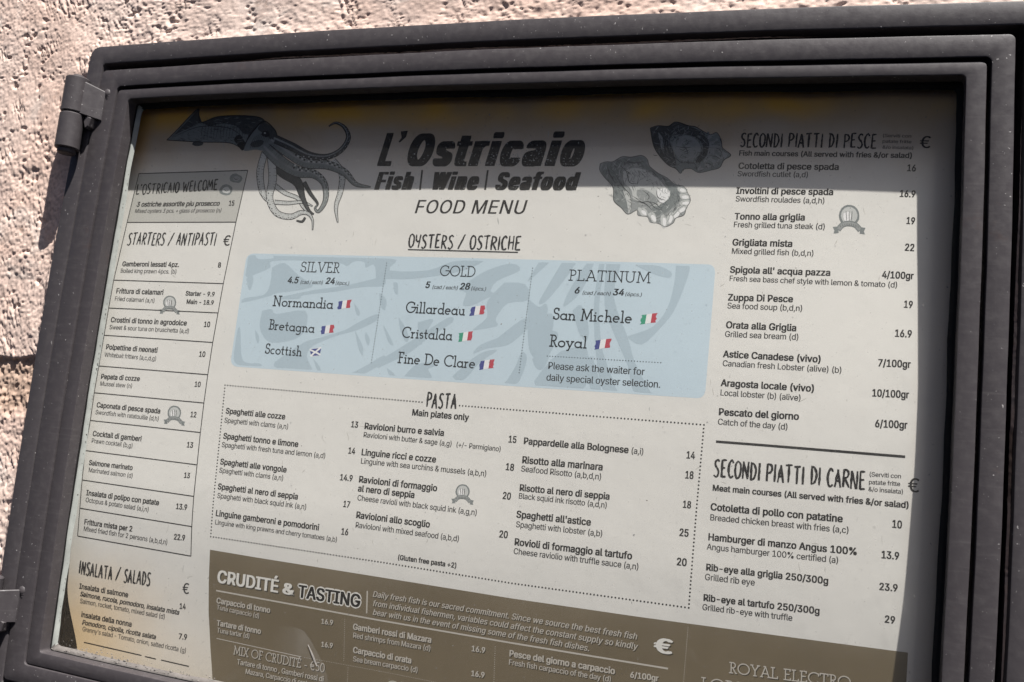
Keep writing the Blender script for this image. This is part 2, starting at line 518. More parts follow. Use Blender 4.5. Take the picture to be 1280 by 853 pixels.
OPEN = (-0.4045, 0.3325, -0.3105, 0.2085)
door = ring("door", bar((-0.4400, 0.3640, -0.3400, 0.2385), (-0.4190, 0.3488, -0.3232, 0.2212), 0.0085, 0.030, 0.0010, 0.0042, 0.004), FRAME, case)
ring("glazing_bead", bar((-0.4182, 0.3460, -0.3225, 0.2186), OPEN, 0.0162, 0.0285, 0.0009, 0.0035, 0.003), FRAME, door)
ring("rubber_seal", [(inset(OPEN, -0.003), 0.002, 0.0158), (inset(OPEN, 0.0004), 0.002, 0.0158), (inset(OPEN, 0.0004), 0.002, 0.0140), (inset(OPEN, -0.003), 0.002, 0.0122)], SEAL, door)
putty = ring("glazing_putty", [(inset(OPEN, -0.002), 0.002, 0.0144), (inset(OPEN, 0.0010), 0.002, 0.0144), (inset(OPEN, 0.0026), 0.003, 0.0134), (inset(OPEN, 0.0042), 0.004, 0.0119), (inset(OPEN, -0.002), 0.002, 0.0117)], [PUTTY, PUTTY2, SEAL], door, 0.0004, 50, 0.0003)
for p in putty.data.polygons:          # light on the sunlit hinge side, dimmed on the bright sill, shade painted black elsewhere
    c = p.center
    cx, cz = c.x + case.location.x + 0.036, c.z + case.location.z - ZO + 0.05
    p.material_index = 0 if cx < -0.365 and cz > -0.2565 else (1 if cz < -0.25 else 2)
GR = inset(OPEN, -0.009)
x0, x1, z0, z1 = GR
V = [(x, y, z + ZO) for y in (-0.0115, -0.0085) for x, z in ((x0, z0), (x1, z0), (x1, z1), (x0, z1))]
pane = mesh_obj("glass_pane", V, [(0, 1, 2, 3), (7, 6, 5, 4), (0, 4, 5, 1), (1, 5, 6, 2), (2, 6, 7, 3), (3, 7, 4, 0)], [GLASS_D, GLASS_B, GLASS_C], door, fm=[0, 1, 2, 2, 2, 2])

def cyl(cx, ch, z0, z1, r, n=24, b=0.0012):
    V, F = [], []
    prof = [(0.0, z0), (r - b, z0), (r, z0 + b), (r, z1 - b), (r - b, z1), (0.0, z1)]
    for rr, z in prof:
        for i in range(n):
            a = math.tau * i / n
            V.append((cx + max(rr, 1e-5) * math.cos(a), -(ch + max(rr, 1e-5) * math.sin(a)), z))
    for a in range(len(prof) - 1):
        for i in range(n):
            k = (i + 1) % n
            F.append((a * n + i, a * n + k, (a + 1) * n + k, (a + 1) * n + i))
    return V, F

def blobs(name, pts, mt, parent):
    """small irregular grains: squashed low-poly lumps"""
    V, F = [], []
    for (x, y, z, r) in pts:
        b = len(V)
        k = 6
        ang = random.random() * 6
        sx, sz = random.uniform(.6, 1.5), random.uniform(.5, 1.1)
        for q in range(k):
            a = ang + q * math.tau / k
            rr = r * random.uniform(.7, 1.25)
            V.append((x + rr * sx * math.cos(a), y, z + rr * sz * math.sin(a)))
        V.append((x, y - r * random.uniform(.5, .9), z))
        for q in range(k):
            F.append((b + q, b + (q + 1) % k, b + k))
        F.append(tuple(b + q for q in reversed(range(k))))
    return mesh_obj(name, V, F, mt, parent)

pts = []
for _ in range(420):      # grit lying on the lower bead and putty
    x = random.uniform(OPEN[0] + 0.001, OPEN[1])
    if random.random() < 0.45: x = OPEN[0] + abs(random.gauss(0, 0.12))
    d = abs(random.gauss(0, 0.003))
    xx, zz = warp(x, OPEN[2] + 0.0012 + d)
    pts.append((xx, -0.0122 - max(0, 0.006 - d * 2) * random.random(), zz + ZO, random.uniform(0.0003, 0.0009)))
for _ in range(120):
    z = random.uniform(OPEN[2], OPEN[3] - 0.05)
    xx, zz = warp(OPEN[0] + random.uniform(0.001, 0.004), z)
    pts.append((xx, -0.0128, zz + ZO, random.uniform(0.0003, 0.0008)))
tag(blobs("grit", pts, DUSTM, door), kind="stuff")
pts = []
for _ in range(170):      # flecks stuck on the glass
    X, Z = random.uniform(-0.39, 0.325), random.uniform(-0.30, 0.19)
    pts.append((X, -0.01155, Z + ZO, random.choice((0.0002, 0.0003, 0.00045)) * random.uniform(.7, 1.3)))
tag(blobs("glass_flecks", pts, DUSTM, door), kind="stuff")

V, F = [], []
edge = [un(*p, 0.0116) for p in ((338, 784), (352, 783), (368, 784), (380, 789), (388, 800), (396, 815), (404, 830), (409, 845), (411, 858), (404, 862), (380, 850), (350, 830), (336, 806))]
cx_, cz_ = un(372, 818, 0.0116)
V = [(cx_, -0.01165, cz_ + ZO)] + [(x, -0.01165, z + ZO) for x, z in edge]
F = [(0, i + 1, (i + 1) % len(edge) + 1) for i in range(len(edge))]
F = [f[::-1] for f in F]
wm = mesh_obj("glare_smear", V, F, MARK, door)  # pale patch added on the pane to imitate glare
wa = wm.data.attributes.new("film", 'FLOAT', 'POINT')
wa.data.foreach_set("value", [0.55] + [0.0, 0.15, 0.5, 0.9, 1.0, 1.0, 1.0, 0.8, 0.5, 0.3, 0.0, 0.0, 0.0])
V, F = [], []
run = [un(*p, 0.0117) for p in ((385, 806), (389, 816), (392, 824), (396, 833))]
wid = (0.0005, 0.0013, 0.0016, 0.0005)
for (x, z), w_ in zip(run, wid): V += [(x - w_, -0.0118, z + ZO), (x, -0.0124, z + ZO), (x + w_, -0.0118, z + ZO)]
for i in range(3): F += [(i * 3, i * 3 + 3, i * 3 + 4, i * 3 + 1), (i * 3 + 1, i * 3 + 4, i * 3 + 5, i * 3 + 2)]
mesh_obj("dried_drip", V, F, DUSTM, door)

# hinges
def solid(poly_xz, h0, h1, bev=0.0008):
    """plate with a chamfered face; h may be a function of x"""
    f0 = h0 if callable(h0) else (lambda x: h0)
    f1 = h1 if callable(h1) else (lambda x: h1)
    cx = sum(p[0] for p in poly_xz) / len(poly_xz)
    cz = sum(p[1] for p in poly_xz) / len(poly_xz)
    n = len(poly_xz)
    V = []
    for s, f in ((0, f0), (0, lambda x: f1(x) - bev), (bev, f1)):
        for x, z in poly_xz:
            d = math.hypot(x - cx, z - cz)
            t = 1 - s / d
            xx, zz = cx + (x - cx) * t, cz + (z - cz) * t
            V.append((xx, -f(xx), zz))
    F = [tuple(range(n))[::-1], tuple(range(2 * n, 3 * n))]
    for L in (0, 1):
        for i in range(n):
            k = (i + 1) % n
            F.append((L * n + i, L * n + k, (L + 1) * n + k, (L + 1) * n + i))
    return V, F

HB, HR, HX = 0.0415, 0.0112, -0.4575          # barrel height above the sheet, radius, x
def joinp(*ps):
    V, F = [], []
    for v, f in ps:
        b = len(V)
        V += v
        F += [tuple(i + b for i in q) for q in f]
    return V, F

def up(V, dz=ZO): return [(x, y, z + dz) for x, y, z in V]

def hinge(rise=0.0093, rise2=0.0045):
    lh = lambda x: 0.0312 + 0.0213 * min(1, max(0, (-0.4335 - x) / 0.024)) ** 0.9
    cyl_up = cyl(HX, HB, 0.1905, 0.2262, HR)
    xs = [-0.4320, -0.437, -0.442, -0.447, -0.452, -0.4565]
    top = [(x, 0.2165 + rise * (x + 0.4320) / (-0.0245)) for x in xs]
    bot = [(x, 0.1870 + rise2 * (x + 0.4320) / (-0.0245)) for x in xs][::-1]
    leaf = []
    V, F = [], []
    n = len(xs)
    for (t, bt) in zip(top, bot[::-1]):
        for z, dh in ((t[1], -0.0008), (t[1] - 0.0008, 0.0), (bt[1] + 0.0008, 0.0), (bt[1], -0.0008), (bt[1], -0.0045), (t[1], -0.0045)):
            V.append((t[0], -(lh(t[0]) + dh), z))
    for i in range(n - 1):
        for q in range(6):
            k = (q + 1) % 6
            F.append((i * 6 + q, (i + 1) * 6 + q, (i + 1) * 6 + k, i * 6 + k))
    F.append(tuple(range(6))); F.append(tuple(range((n - 1) * 6, n * 6))[::-1])
    V, F = joinp((V, F), cyl_up)
    root = mesh_obj("hinge", up(V), F, FRAME2, case, smooth=30)
    # lower knuckle, welded to the outer frame by a small lug
    lug = solid([(-0.4440, 0.1900), (-0.4375, 0.1870), (-0.4395, 0.1790), (-0.4430, 0.1770), (-0.4465, 0.1850)], 0.024, 0.0385)
    V, F = joinp(cyl(HX, HB, 0.1545, 0.1898, HR), lug)
    mesh_obj("knuckle", up(V), F, FRAME2, root, smooth=30)
    for z0, z1, r in ((0.2255, 0.2290, 0.006), (0.1500, 0.1555, 0.0085)):
        V, F = cyl(HX, HB, z0, z1, r)
        mesh_obj("pin_end", up(V), F, FRAME2, root, smooth=30)
    # weld bead where the leaf meets the door
    V, F = [], []
    for i in range(3):
        t = i * 0.09
        x = -0.4312 + 0.0022 * math.sin(t * 9) * 0.5
        z = 0.2155 - 0.027 * t
        r = (0.0042, 0.0030, 0.0022)[i]
        v, f = [], []
        for a in range(5):
            th = a / 4 * math.pi / 2
            for q in range(8):
                ph = q * math.tau / 8
                v.append((x + r * math.cos(th) * math.cos(ph), -(0.0292 + 0.55 * r * math.sin(th)), z + r * 1.15 * math.cos(th) * math.sin(ph)))
        for a in range(4):
            for q in range(8):
                k = (q + 1) % 8
                f.append((a * 8 + q, a * 8 + k, (a + 1) * 8 + k, (a + 1) * 8 + q))
        V, F = joinp((V, F), (v, f))
    mesh_obj("weld_bead", up(V), F, FRAME2, root, smooth=60)
    return root
h1 = hinge()
h2 = hinge(-0.0025, -0.0020)          # the lower one is set level
h2.location = (h1.location.x - 0.0045, h1.location.y, h1.location.z - 0.4768)

# ------------------------------------------------------------------ the printed sheet
sheet = empty("menu_sheet", (SHEET_X, 0.0, SHEET_Z + ZO))
tag(sheet, "printed restaurant food menu with squid and oyster drawings, behind the glass", "menu")

def left_edge(Z):
    return -0.4185 + 0.0215 * sm((-0.255 - Z) / 0.075)

def build_paper():
    nx, nz = 200, 170
    V, F = [], []
    for layer, off in ((0, 0.0), (1, -0.0006)):
        for j in range(nz + 1):
            Z = -0.345 + (0.232 + 0.345) * j / nz
            xl, xr = left_edge(Z), 0.352
            for i in range(nx + 1):
                X = xl + (xr - xl) * i / nx
                V.append((X, -(sheet_h(X, Z) + off), Z + ZO))
    w = nx + 1
    b = w * (nz + 1)
    for j in range(nz):
        for i in range(nx):
            a = j * w + i
            F.append((a, a + 1, a + w + 1, a + w))
            F.append((b + a, b + a + w, b + a + w + 1, b + a + 1))
    for i in range(nx):
        F.append((b + i, b + i + 1, i + 1, i)); a = nz * w + i; F.append((a, a + 1, b + a + 1, b + a))
    for j in range(nz):
        a = j * w; F.append((a, a + w, b + a + w, b + a)); a = j * w + nx; F.append((a + w, a, b + a, b + a + w))
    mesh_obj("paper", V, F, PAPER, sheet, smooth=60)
build_paper()

class Ink:
    """a part printed on the paper: everything lies a hair above it and follows its curl"""
    def __init__(self): self.V, self.F, self.M, self.mats, self.n = [], [], [], [], 0
    def mi(self, mt):
        if mt not in self.mats: self.mats.append(mt)
        return self.mats.index(mt)
    def add(self, pts, faces, mt, lift):
        b = len(self.V)
        for X, Z in pts:
            self.V.append((X, -(sheet_h(X, Z) + lift * 0.15), Z + ZO))
        k = self.mi(mt)
        for f in faces:
            self.F.append(tuple(i + b for i in f)); self.M.append(k)
    def poly(self, pts, mt, lift):
        P, F = [], []
        for t in tessellate_polygon([[Vector((x, z, 0)) for x, z in pts]]):
            a, b, c = (pts[i] for i in t)
            if (b[0] - a[0]) * (c[1] - a[1]) - (b[1] - a[1]) * (c[0] - a[0]) < 0: b, c = c, b
            n = max(1, math.ceil(max(math.dist(a, b), math.dist(b, c), math.dist(c, a)) / 0.008))
            o, idx = len(P), {}
            for i in range(n + 1):
                for j in range(n + 1 - i):
                    idx[i, j] = len(P)
                    k = n - i - j
                    P.append(tuple((a[q] * k + b[q] * i + c[q] * j) / n for q in (0, 1)))
            for i in range(n):
                for j in range(n - i):
                    F.append((idx[i, j], idx[i + 1, j], idx[i, j + 1]))
                    if i + j < n - 1: F.append((idx[i + 1, j], idx[i + 1, j + 1], idx[i, j + 1]))
        self.add(P, F, mt, lift)
    def ppoly(self, pix, mt, lift): self.poly([sp(*p) for p in pix], mt, lift)
    def nxt(self):
        self.n = (self.n + 1) % 12
        return self.n * 1.1e-5
    def quad_grid(self, c, mt, lift, nu=40, nv=16, clip=None):
        """bilinear patch over four plane corners, TL TR BR BL"""
        P = []
        for j in range(nv + 1):
            for i in range(nu + 1):
                u, v = i / nu, j / nv
                x = (c[0][0] * (1 - u) + c[1][0] * u) * (1 - v) + (c[3][0] * (1 - u) + c[2][0] * u) * v
                z = (c[0][1] * (1 - u) + c[1][1] * u) * (1 - v) + (c[3][1] * (1 - u) + c[2][1] * u) * v
                P.append((x, z))
        w = nu + 1
        self.add(P, [(j * w + i, (j + 1) * w + i, (j + 1) * w + i + 1, j * w + i + 1) for j in range(nv) for i in range(nu)], mt, lift)
    def ribbon(self, P, W, mt, lift):
        """stroke in the plane of the paper with a width at every point"""
        n = len(P)
        L, R = [], []
        for i in range(n):
            a, b = P[max(i - 1, 0)], P[min(i + 1, n - 1)]
            tx, tz = b[0] - a[0], b[1] - a[1]
            l = math.hypot(tx, tz) or 1e-9
            nx, nz = -tz / l, tx / l
            w = W[i] / 2 if hasattr(W, '__len__') else W / 2
            L.append((P[i][0] + nx * w, P[i][1] + nz * w)); R.append((P[i][0] - nx * w, P[i][1] - nz * w))
        self.add(R + L, [(i, i + 1, n + i + 1, n + i) for i in range(n - 1)], mt, lift)
    def line(self, p, q, w, mt, lift=0.0004):
        a, b = sp(*p), sp(*q)
        n = max(1, math.ceil(math.dist(a, b) / 0.006))
        self.ribbon([(a[0] + (b[0] - a[0]) * i / n, a[1] + (b[1] - a[1]) * i / n) for i in range(n + 1)], w, mt, lift)
    def pline(self, pix, w, mt, lift=0.0004):
        for a, b in zip(pix[:-1], pix[1:]): self.line(a, b, w, mt, lift)
    def dots(self, p, q, r, gap, mt, lift=0.0004):
        a, b = sp(*p), sp(*q)
        L = math.hypot(b[0] - a[0], b[1] - a[1])
        n = max(1, int(L / gap))
        for i in range(n + 1):
            x, z = a[0] + (b[0] - a[0]) * i / n, a[1] + (b[1] - a[1]) * i / n
            self.add([(x + r * math.cos(t * math.pi / 3), z + r * math.sin(t * math.pi / 3)) for t in range(6)], [(0, 1, 2, 3, 4, 5)], mt, lift)
    def stroke(self, pix, W, mt, lift, sub=8):
        """smooth tapered stroke through pixel points; widths in pixels"""
        P = crom(pix, sub)
        Wf = np.interp(np.linspace(0, 1, len(P)), np.linspace(0, 1, len(W)), W)
        n = len(P)
        L, R = [], []
        for i in range(n):
            a, b = P[max(i - 1, 0)], P[min(i + 1, n - 1)]
            tx, ty = b[0] - a[0], b[1] - a[1]
            l = math.hypot(tx, ty) or 1e-9
            nx, ny = -ty / l * Wf[i] / 2, tx / l * Wf[i] / 2
            L.append(sp(P[i][0] - nx, P[i][1] - ny)); R.append(sp(P[i][0] + nx, P[i][1] + ny))
        self.add(R + L, [(i, i + 1, n + i + 1, n + i) for i in range(n - 1)], mt, lift)
        return P, Wf
    def blob(self, px, py, rx, ry, mt, lift, k=9, rot=0.0, jit=0.12):
        pts = []
        for i in range(k):
            a = math.tau * i / k
            r = 1 + random.uniform(-jit, jit)
            x, y = rx * r * math.cos(a), ry * r * math.sin(a)
            pts.append(sp(px + x * math.cos(rot) - y * math.sin(rot), py + x * math.sin(rot) + y * math.cos(rot)))
        c = sp(px, py)
        self.add(pts + [c], [(k, (i + 1) % k, i) for i in range(k)], mt, lift)
    def engrave(self, pix, n, ang, ln, mats, lift, w=.5):
        """hatching in the manner of an old engraving, inside an outline; ang(x, y) steers the strokes"""
        xs, ys = [p[0] for p in pix], [p[1] for p in pix]
        k = 0
        for _ in range(n * 8):
            if k >= n: break
            x, y = random.uniform(min(xs), max(xs)), random.uniform(min(ys), max(ys))
            a = ang(x, y) + random.uniform(-.15, .15)
            l = ln * random.uniform(.5, 1.2)
            q = [(x, y), (x + l / 2 * math.cos(a) + random.uniform(-.3, .3), y + l / 2 * math.sin(a)), (x + l * math.cos(a), y + l * math.sin(a))]
            if not (within(q[0], pix) and within(q[2], pix)): continue
            k += 1
            self.stroke(q, [.1, w * random.uniform(.7, 1.3), .1], random.choice(mats), lift + 2e-6 * (k % 20), 2)
    def build(self, name, parent):
        return mesh_obj(name, self.V, self.F, self.mats, parent, fm=self.M)

def within(p, poly):
    x, y = p
    c = False
    for (ax, ay), (bx, by) in zip(poly, poly[1:] + poly[:1]):
        if (ay > y) != (by > y) and x < (bx - ax) * (y - ay) / (by - ay) + ax: c = not c
    return c

def crom(P, sub):
    out = []
    n = len(P)
    for i in range(n - 1):
        p0, p1, p2, p3 = P[max(i - 1, 0)], P[i], P[i + 1], P[min(i + 2, n - 1)]
        for s in range(sub):
            t = s / sub
            out.append(tuple(0.5 * (2 * p1[k] + (p2[k] - p0[k]) * t + (2 * p0[k] - 5 * p1[k] + 4 * p2[k] - p3[k]) * t * t + (3 * p1[k] - p0[k] - 3 * p2[k] + p3[k]) * t ** 3) for k in (0, 1)))
    out.append(P[-1])
    return out

# --- plain sans letters as outlines: character code: (advance, contours as x, y, x, y ... in thousandths)
LETTERS = {
65: (480, [[16,0,201,509,276,509,463,0,395,0,287,302,264,372,232,478,245,478,213,371,191,302,85,0], [110,142,110,199,370,199,370,142]]),
66: (456, [[60,0,60,509,241,509,289,504,329,491,359,469,381,442,394,410,398,374,395,344,387,320,356,286,315,267,315,262,339,257,363,245,385,227,402,203,414,173,418,136,413,100,400,67,377,39,344,18,301,4,247,0], [125,57,245,57,296,63,330,80,349,105,355,137,352,161,342,184,327,203,306,218,279,228,248,231,125,231], [125,285,238,285,288,296,308,309,323,326,333,348,336,372,330,403,313,429,283,446,240,452,125,452]]),
67: (510, [[267,-7,205,1,150,25,104,63,70,115,48,179,40,254,48,329,70,393,104,445,150,484,205,508,267,516,340,504,373,490,402,471,427,447,448,418,463,385,473,348,408,348,389,395,357,428,315,449,267,456,223,450,184,432,150,403,125,364,109,314,103,254,109,194,125,145,151,105,184,76,223,59,267,53,315,60,357,81,389,114,408,160,473,160,463,124,448,91,428,62,402,38,373,19,341,5,305,-4]]),
68: (502, [[219,0,96,0,96,57,215,57,272,63,318,81,354,110,379,149,394,198,399,255,394,312,379,361,354,399,320,428,275,446,221,452,93,452,93,509,225,509,294,501,353,478,399,441,433,391,455,329,462,255,455,181,433,119,398,68,351,31,291,8], [125,509,125,0,60,0,60,509]]),
69: (419, [[60,0,60,509,372,509,372,452,125,452,125,286,355,286,355,229,125,229,125,57,375,57,375,0]]),
70: (410, [[60,0,60,509,369,509,369,452,125,452,125,278,346,278,346,221,125,221,125,0]]),
71: (520, [[269,-7,205,1,149,25,104,64,69,116,47,179,40,254,47,329,69,393,103,445,149,484,203,508,265,516,304,513,340,504,374,489,403,469,429,445,449,416,465,384,474,349,408,349,387,393,356,427,315,448,265,456,222,450,183,432,150,404,125,364,109,314,103,254,109,194,125,145,151,105,184,76,224,59,269,53,309,57,345,71,374,93,396,123,410,160,415,202,434,199,283,199,283,256,478,256,478,200,471,141,451,91,419,50,377,19,326,0]]),
72: (517, [[60,0,60,509,125,509,125,289,392,289,392,509,457,509,457,0,392,0,392,232,125,232,125,0]]),
73: (300, [[31,0,31,57,118,57,118,452,31,452,31,509,269,509,269,452,183,452,183,57,269,57,269,0]]),
74: (396, [[185,-7,124,3,75,33,44,81,33,145,33,173,98,173,98,145,104,104,122,74,149,56,185,50,220,56,248,74,266,104,272,145,272,509,336,509,336,145,326,81,294,33,246,3]]),
76: (393, [[60,0,60,509,125,509,125,57,361,57,361,0]]),
77: (628, [[60,0,60,509,152,509,277,187,287,159,299,123,311,84,322,49,307,49,318,83,330,121,342,158,352,187,476,509,568,509,568,0,504,0,504,291,504,327,505,369,506,413,507,457,513,457,498,409,482,363,467,322,456,291,342,0,286,0,170,291,159,321,145,361,129,408,112,457,119,457,120,416,121,372,122,328,122,291,122,0]]),
78: (523, [[60,0,60,509,136,509,343,183,363,151,388,107,414,55,405,54,401,108,399,157,399,195,399,509,463,509,463,0,387,0,202,290,177,331,148,381,108,452,119,454,122,384,124,328,125,291,125,0]]),
79: (533, [[267,-7,205,1,150,25,105,63,70,115,48,179,40,254,48,329,70,393,105,445,150,484,205,508,267,516,329,508,384,484,429,445,464,393,486,329,493,254,486,179,464,115,429,63,384,25,329,1], [267,53,310,59,349,76,383,105,408,144,425,194,430,254,425,314,408,365,383,404,349,433,310,450,267,456,223,450,184,433,151,404,125,364,109,314,103,254,109,194,125,144,151,105,184,76,223,59]]),
80: (445, [[60,0,60,509,235,509,289,503,332,487,366,462,390,430,404,391,409,348,404,304,390,265,366,233,332,207,289,191,235,186,109,186,109,242,233,242,269,246,297,256,318,272,333,294,342,319,344,348,342,376,333,402,318,423,297,439,268,449,232,452,125,452,125,0]]),
82: (449, [[60,0,60,509,236,509,290,504,333,489,367,465,390,433,405,395,409,352,405,309,390,271,367,240,333,217,289,203,236,198,96,198,96,255,234,255,269,258,298,267,319,281,334,300,342,324,345,352,342,380,334,405,319,425,298,440,269,449,233,452,125,452,125,0], [353,0,230,229,303,229,428,0]]),
83: (447, [[224,-9,172,-4,128,9,91,31,64,60,46,96,38,137,104,137,110,110,123,88,142,71,166,59,224,49,257,52,286,60,311,74,329,92,341,114,346,139,342,161,332,179,296,205,245,222,184,239,128,260,86,289,60,326,52,372,58,413,75,448,102,476,138,498,180,511,227,516,275,511,316,498,351,476,377,449,394,415,401,378,337,378,326,412,302,437,267,453,225,459,194,456,167,448,145,435,129,418,118,398,115,376,119,352,131,334,169,308,212,293,264,279,312,264,359,238,395,198,405,171,408,139,403,99,386,64,360,34,323,11,278,-4]]),
84: (449, [[32,452,32,509,417,509,417,452,257,452,257,0,193,0,193,452]]),
85: (517, [[259,-8,203,-2,154,15,114,43,85,80,66,124,60,173,60,509,124,509,124,178,128,144,141,113,160,87,187,68,220,56,259,52,298,56,331,68,357,87,377,113,389,144,393,178,393,509,457,509,457,173,451,124,433,80,403,43,363,15,315,-2]]),
86: (480, [[204,0,16,509,84,509,192,206,215,137,248,31,235,31,267,138,290,206,395,509,463,509,278,0]]),
87: (686, [[155,0,16,509,82,509,163,196,175,145,187,94,197,40,189,40,200,94,211,145,224,196,306,509,380,509,462,196,474,145,486,94,497,40,488,40,499,94,510,145,523,196,603,509,670,509,530,0,455,0,368,323,351,391,336,475,350,475,335,395,318,323,230,0]]),
88: (474, [[18,0,217,284,217,236,29,509,104,509,178,400,204,361,223,329,243,292,232,292,252,329,272,361,298,400,374,509,446,509,259,239,259,287,456,0,382,0,292,129,268,165,250,195,230,231,244,231,225,196,206,166,182,129,91,0]]),
89: (472, [[203,0,203,208,16,509,91,509,192,344,222,292,250,230,224,230,251,293,280,344,381,509,455,509,268,208,268,0]]),
90: (438, [[42,0,42,46,273,385,306,431,341,476,348,454,285,452,223,452,40,452,40,509,397,509,397,462,169,129,134,81,97,33,90,54,152,57,214,57,399,57,399,0]]),
97: (389, [[160,-9,126,-5,94,5,68,22,48,45,35,73,30,108,34,138,43,161,58,179,78,193,125,211,178,220,234,227,265,235,273,243,276,255,267,297,240,322,196,331,149,322,118,301,100,274,41,291,57,322,79,346,104,364,133,375,194,384,239,379,286,360,306,343,322,320,333,290,337,251,337,0,277,0,277,52,272,52,252,25,215,1], [170,45,202,49,228,59,248,74,263,93,272,115,276,138,276,190,259,182,231,176,200,171,175,168,134,159,103,139,95,124,92,105,102,72,130,52]]),
98: (424, [[229,-8,198,-5,172,4,138,31,118,59,112,59,112,0,53,0,53,509,114,509,114,319,118,319,137,346,171,373,197,381,229,384,274,378,313,361,345,332,370,293,385,245,390,189,385,133,370,84,346,45,313,16,274,-2], [220,47,253,51,279,66,301,88,316,117,325,151,328,189,325,227,316,261,301,290,280,311,253,325,220,330,188,325,161,312,140,291,125,263,116,229,113,189,116,150,125,115,140,86,162,65,188,51]]),
99: (396, [[207,-8,159,-2,117,16,82,46,56,85,40,133,34,187,40,243,56,291,82,330,117,360,159,378,207,384,260,377,305,356,340,322,362,277,303,262,290,289,270,311,242,325,207,330,173,325,145,310,124,287,108,258,99,224,96,187,99,151,108,117,124,89,145,66,173,51,207,46,243,52,271,66,292,89,304,117,363,102,341,56,306,21,261,-1]]),
100: (424, [[195,-8,151,-2,111,16,79,45,55,84,39,133,34,189,39,245,55,293,79,332,112,361,151,378,196,384,228,381,253,373,287,346,306,319,311,319,311,509,372,509,372,0,313,0,313,59,307,59,287,31,252,4,227,-5], [205,47,236,51,263,65,284,86,299,115,309,150,312,189,309,229,300,263,284,291,263,312,237,325,205,330,172,325,145,311,124,290,108,261,99,227,96,189,99,151,109,117,124,88,145,66,172,51]]),
101: (404, [[212,-8,161,-2,117,16,82,46,56,85,40,132,34,187,39,242,55,290,81,329,115,359,157,378,205,384,266,374,294,361,319,341,341,315,357,282,368,242,371,194,371,169,75,169,75,221,338,221,310,202,307,237,298,269,283,294,263,314,237,326,205,330,173,326,146,313,125,294,109,270,99,241,96,211,96,178,100,139,110,106,128,80,151,61,179,50,212,46,254,53,285,73,306,105,365,91,353,63,335,39,311,19,283,4,249,-5]]),
102: (254, [[228,379,228,327,6,327,6,379], [81,0,81,432,84,461,96,486,113,505,135,519,187,530,222,527,243,521,227,468,215,472,195,474,171,470,154,460,145,443,142,419,142,0]]),
103: (425, [[207,-151,168,-148,134,-140,82,-110,51,-69,101,-41,122,-66,154,-88,207,-97,249,-92,282,-75,304,-47,311,-6,311,68,306,68,287,41,252,16,227,8,195,5,152,10,113,27,80,53,55,90,39,136,34,191,39,246,55,293,80,332,112,361,152,378,196,384,228,382,253,373,288,346,308,319,313,319,313,379,372,379,372,-9,367,-54,350,-90,324,-117,291,-136,251,-147], [205,59,237,63,264,75,285,95,300,121,309,154,312,193,309,231,300,264,285,291,264,312,237,325,205,330,172,325,145,312,124,290,109,262,99,229,96,193,99,155,109,123,124,96,145,76,172,63]]),
104: (410, [[114,227,114,0,53,0,53,509,114,509,114,287,102,287,124,332,152,362,187,379,227,384,264,380,295,369,321,349,341,321,353,285,357,240,357,0,296,0,296,235,290,275,273,304,246,323,210,329,184,326,161,317,141,303,126,283,117,257]]),
105: (167, [[53,0,53,379,114,379,114,0], [84,443,67,446,54,455,44,468,41,483,44,499,54,512,67,521,84,524,100,521,114,512,123,499,126,483,123,468,114,455,100,446]]),
107: (381, [[110,137,110,212,121,212,284,379,360,379,184,199,177,199], [53,0,53,509,114,509,114,0], [294,0,148,186,191,229,372,0]]),
108: (189, [[139,-2,101,3,74,20,58,47,53,84,53,509,114,509,114,99,120,62,130,54,146,52,160,53,170,54,181,3,162,-1]]),
109: (610, [[53,0,53,379,112,379,112,295,108,295,118,323,132,346,172,376,219,386,257,380,287,361,309,331,321,295,312,295,322,321,337,343,381,375,437,386,468,383,497,372,522,354,541,328,553,296,557,255,557,0,496,0,496,254,490,289,473,313,447,326,419,330,395,328,374,320,345,290,335,247,335,0,274,0,274,260,269,288,253,311,229,326,199,330,158,320,140,307,126,289,117,266,114,238,114,0]]),
110: (410, [[114,227,114,0,53,0,53,379,112,379,112,287,102,287,124,332,152,362,187,379,227,384,264,380,295,369,321,349,341,321,353,285,357,240,357,0,296,0,296,235,290,275,273,304,246,323,210,329,184,326,161,317,141,303,126,283,117,257]]),
111: (415, [[207,-8,159,-2,117,16,82,46,56,85,40,133,34,187,40,243,56,291,82,330,117,360,159,378,207,384,256,378,299,360,333,330,359,291,376,243,381,187,376,133,359,85,333,46,299,16,256,-2], [207,46,242,51,270,66,292,89,307,117,316,151,319,187,316,224,307,258,292,287,270,310,242,325,207,330,173,325,145,310,124,287,108,258,99,224,96,187,99,151,108,117,124,89,145,66,173,51]]),
112: (424, [[53,-143,53,379,112,379,112,319,118,319,137,346,171,373,197,381,229,384,274,378,313,361,345,332,370,293,385,245,390,189,385,133,370,84,346,45,313,16,274,-2,229,-8,198,-5,173,4,138,31,118,59,114,59,114,-143], [220,47,253,51,279,66,301,88,316,117,325,151,328,189,325,227,316,261,301,290,280,311,253,325,220,330,188,325,161,312,140,291,125,263,116,229,113,189,116,150,125,115,140,86,162,65,188,51]]),
113: (424, [[372,-143,311,-143,311,59,306,59,287,31,252,4,227,-5,195,-8,151,-2,111,16,79,45,55,84,39,133,34,189,39,245,55,293,79,332,112,361,151,378,196,384,228,381,253,373,287,346,307,319,313,319,313,379,372,379], [205,47,236,51,263,65,284,86,299,115,309,150,312,189,309,229,300,263,284,291,263,312,237,325,205,330,172,325,145,311,124,290,108,261,99,227,96,189,99,151,109,117,124,88,145,66,172,51]]),
114: (259, [[53,0,53,379,112,379,112,321,130,347,152,367,181,380,213,385,229,384,243,384,243,322,230,324,207,326,182,323,159,315,140,301,126,284,117,262,114,237,114,0]]),
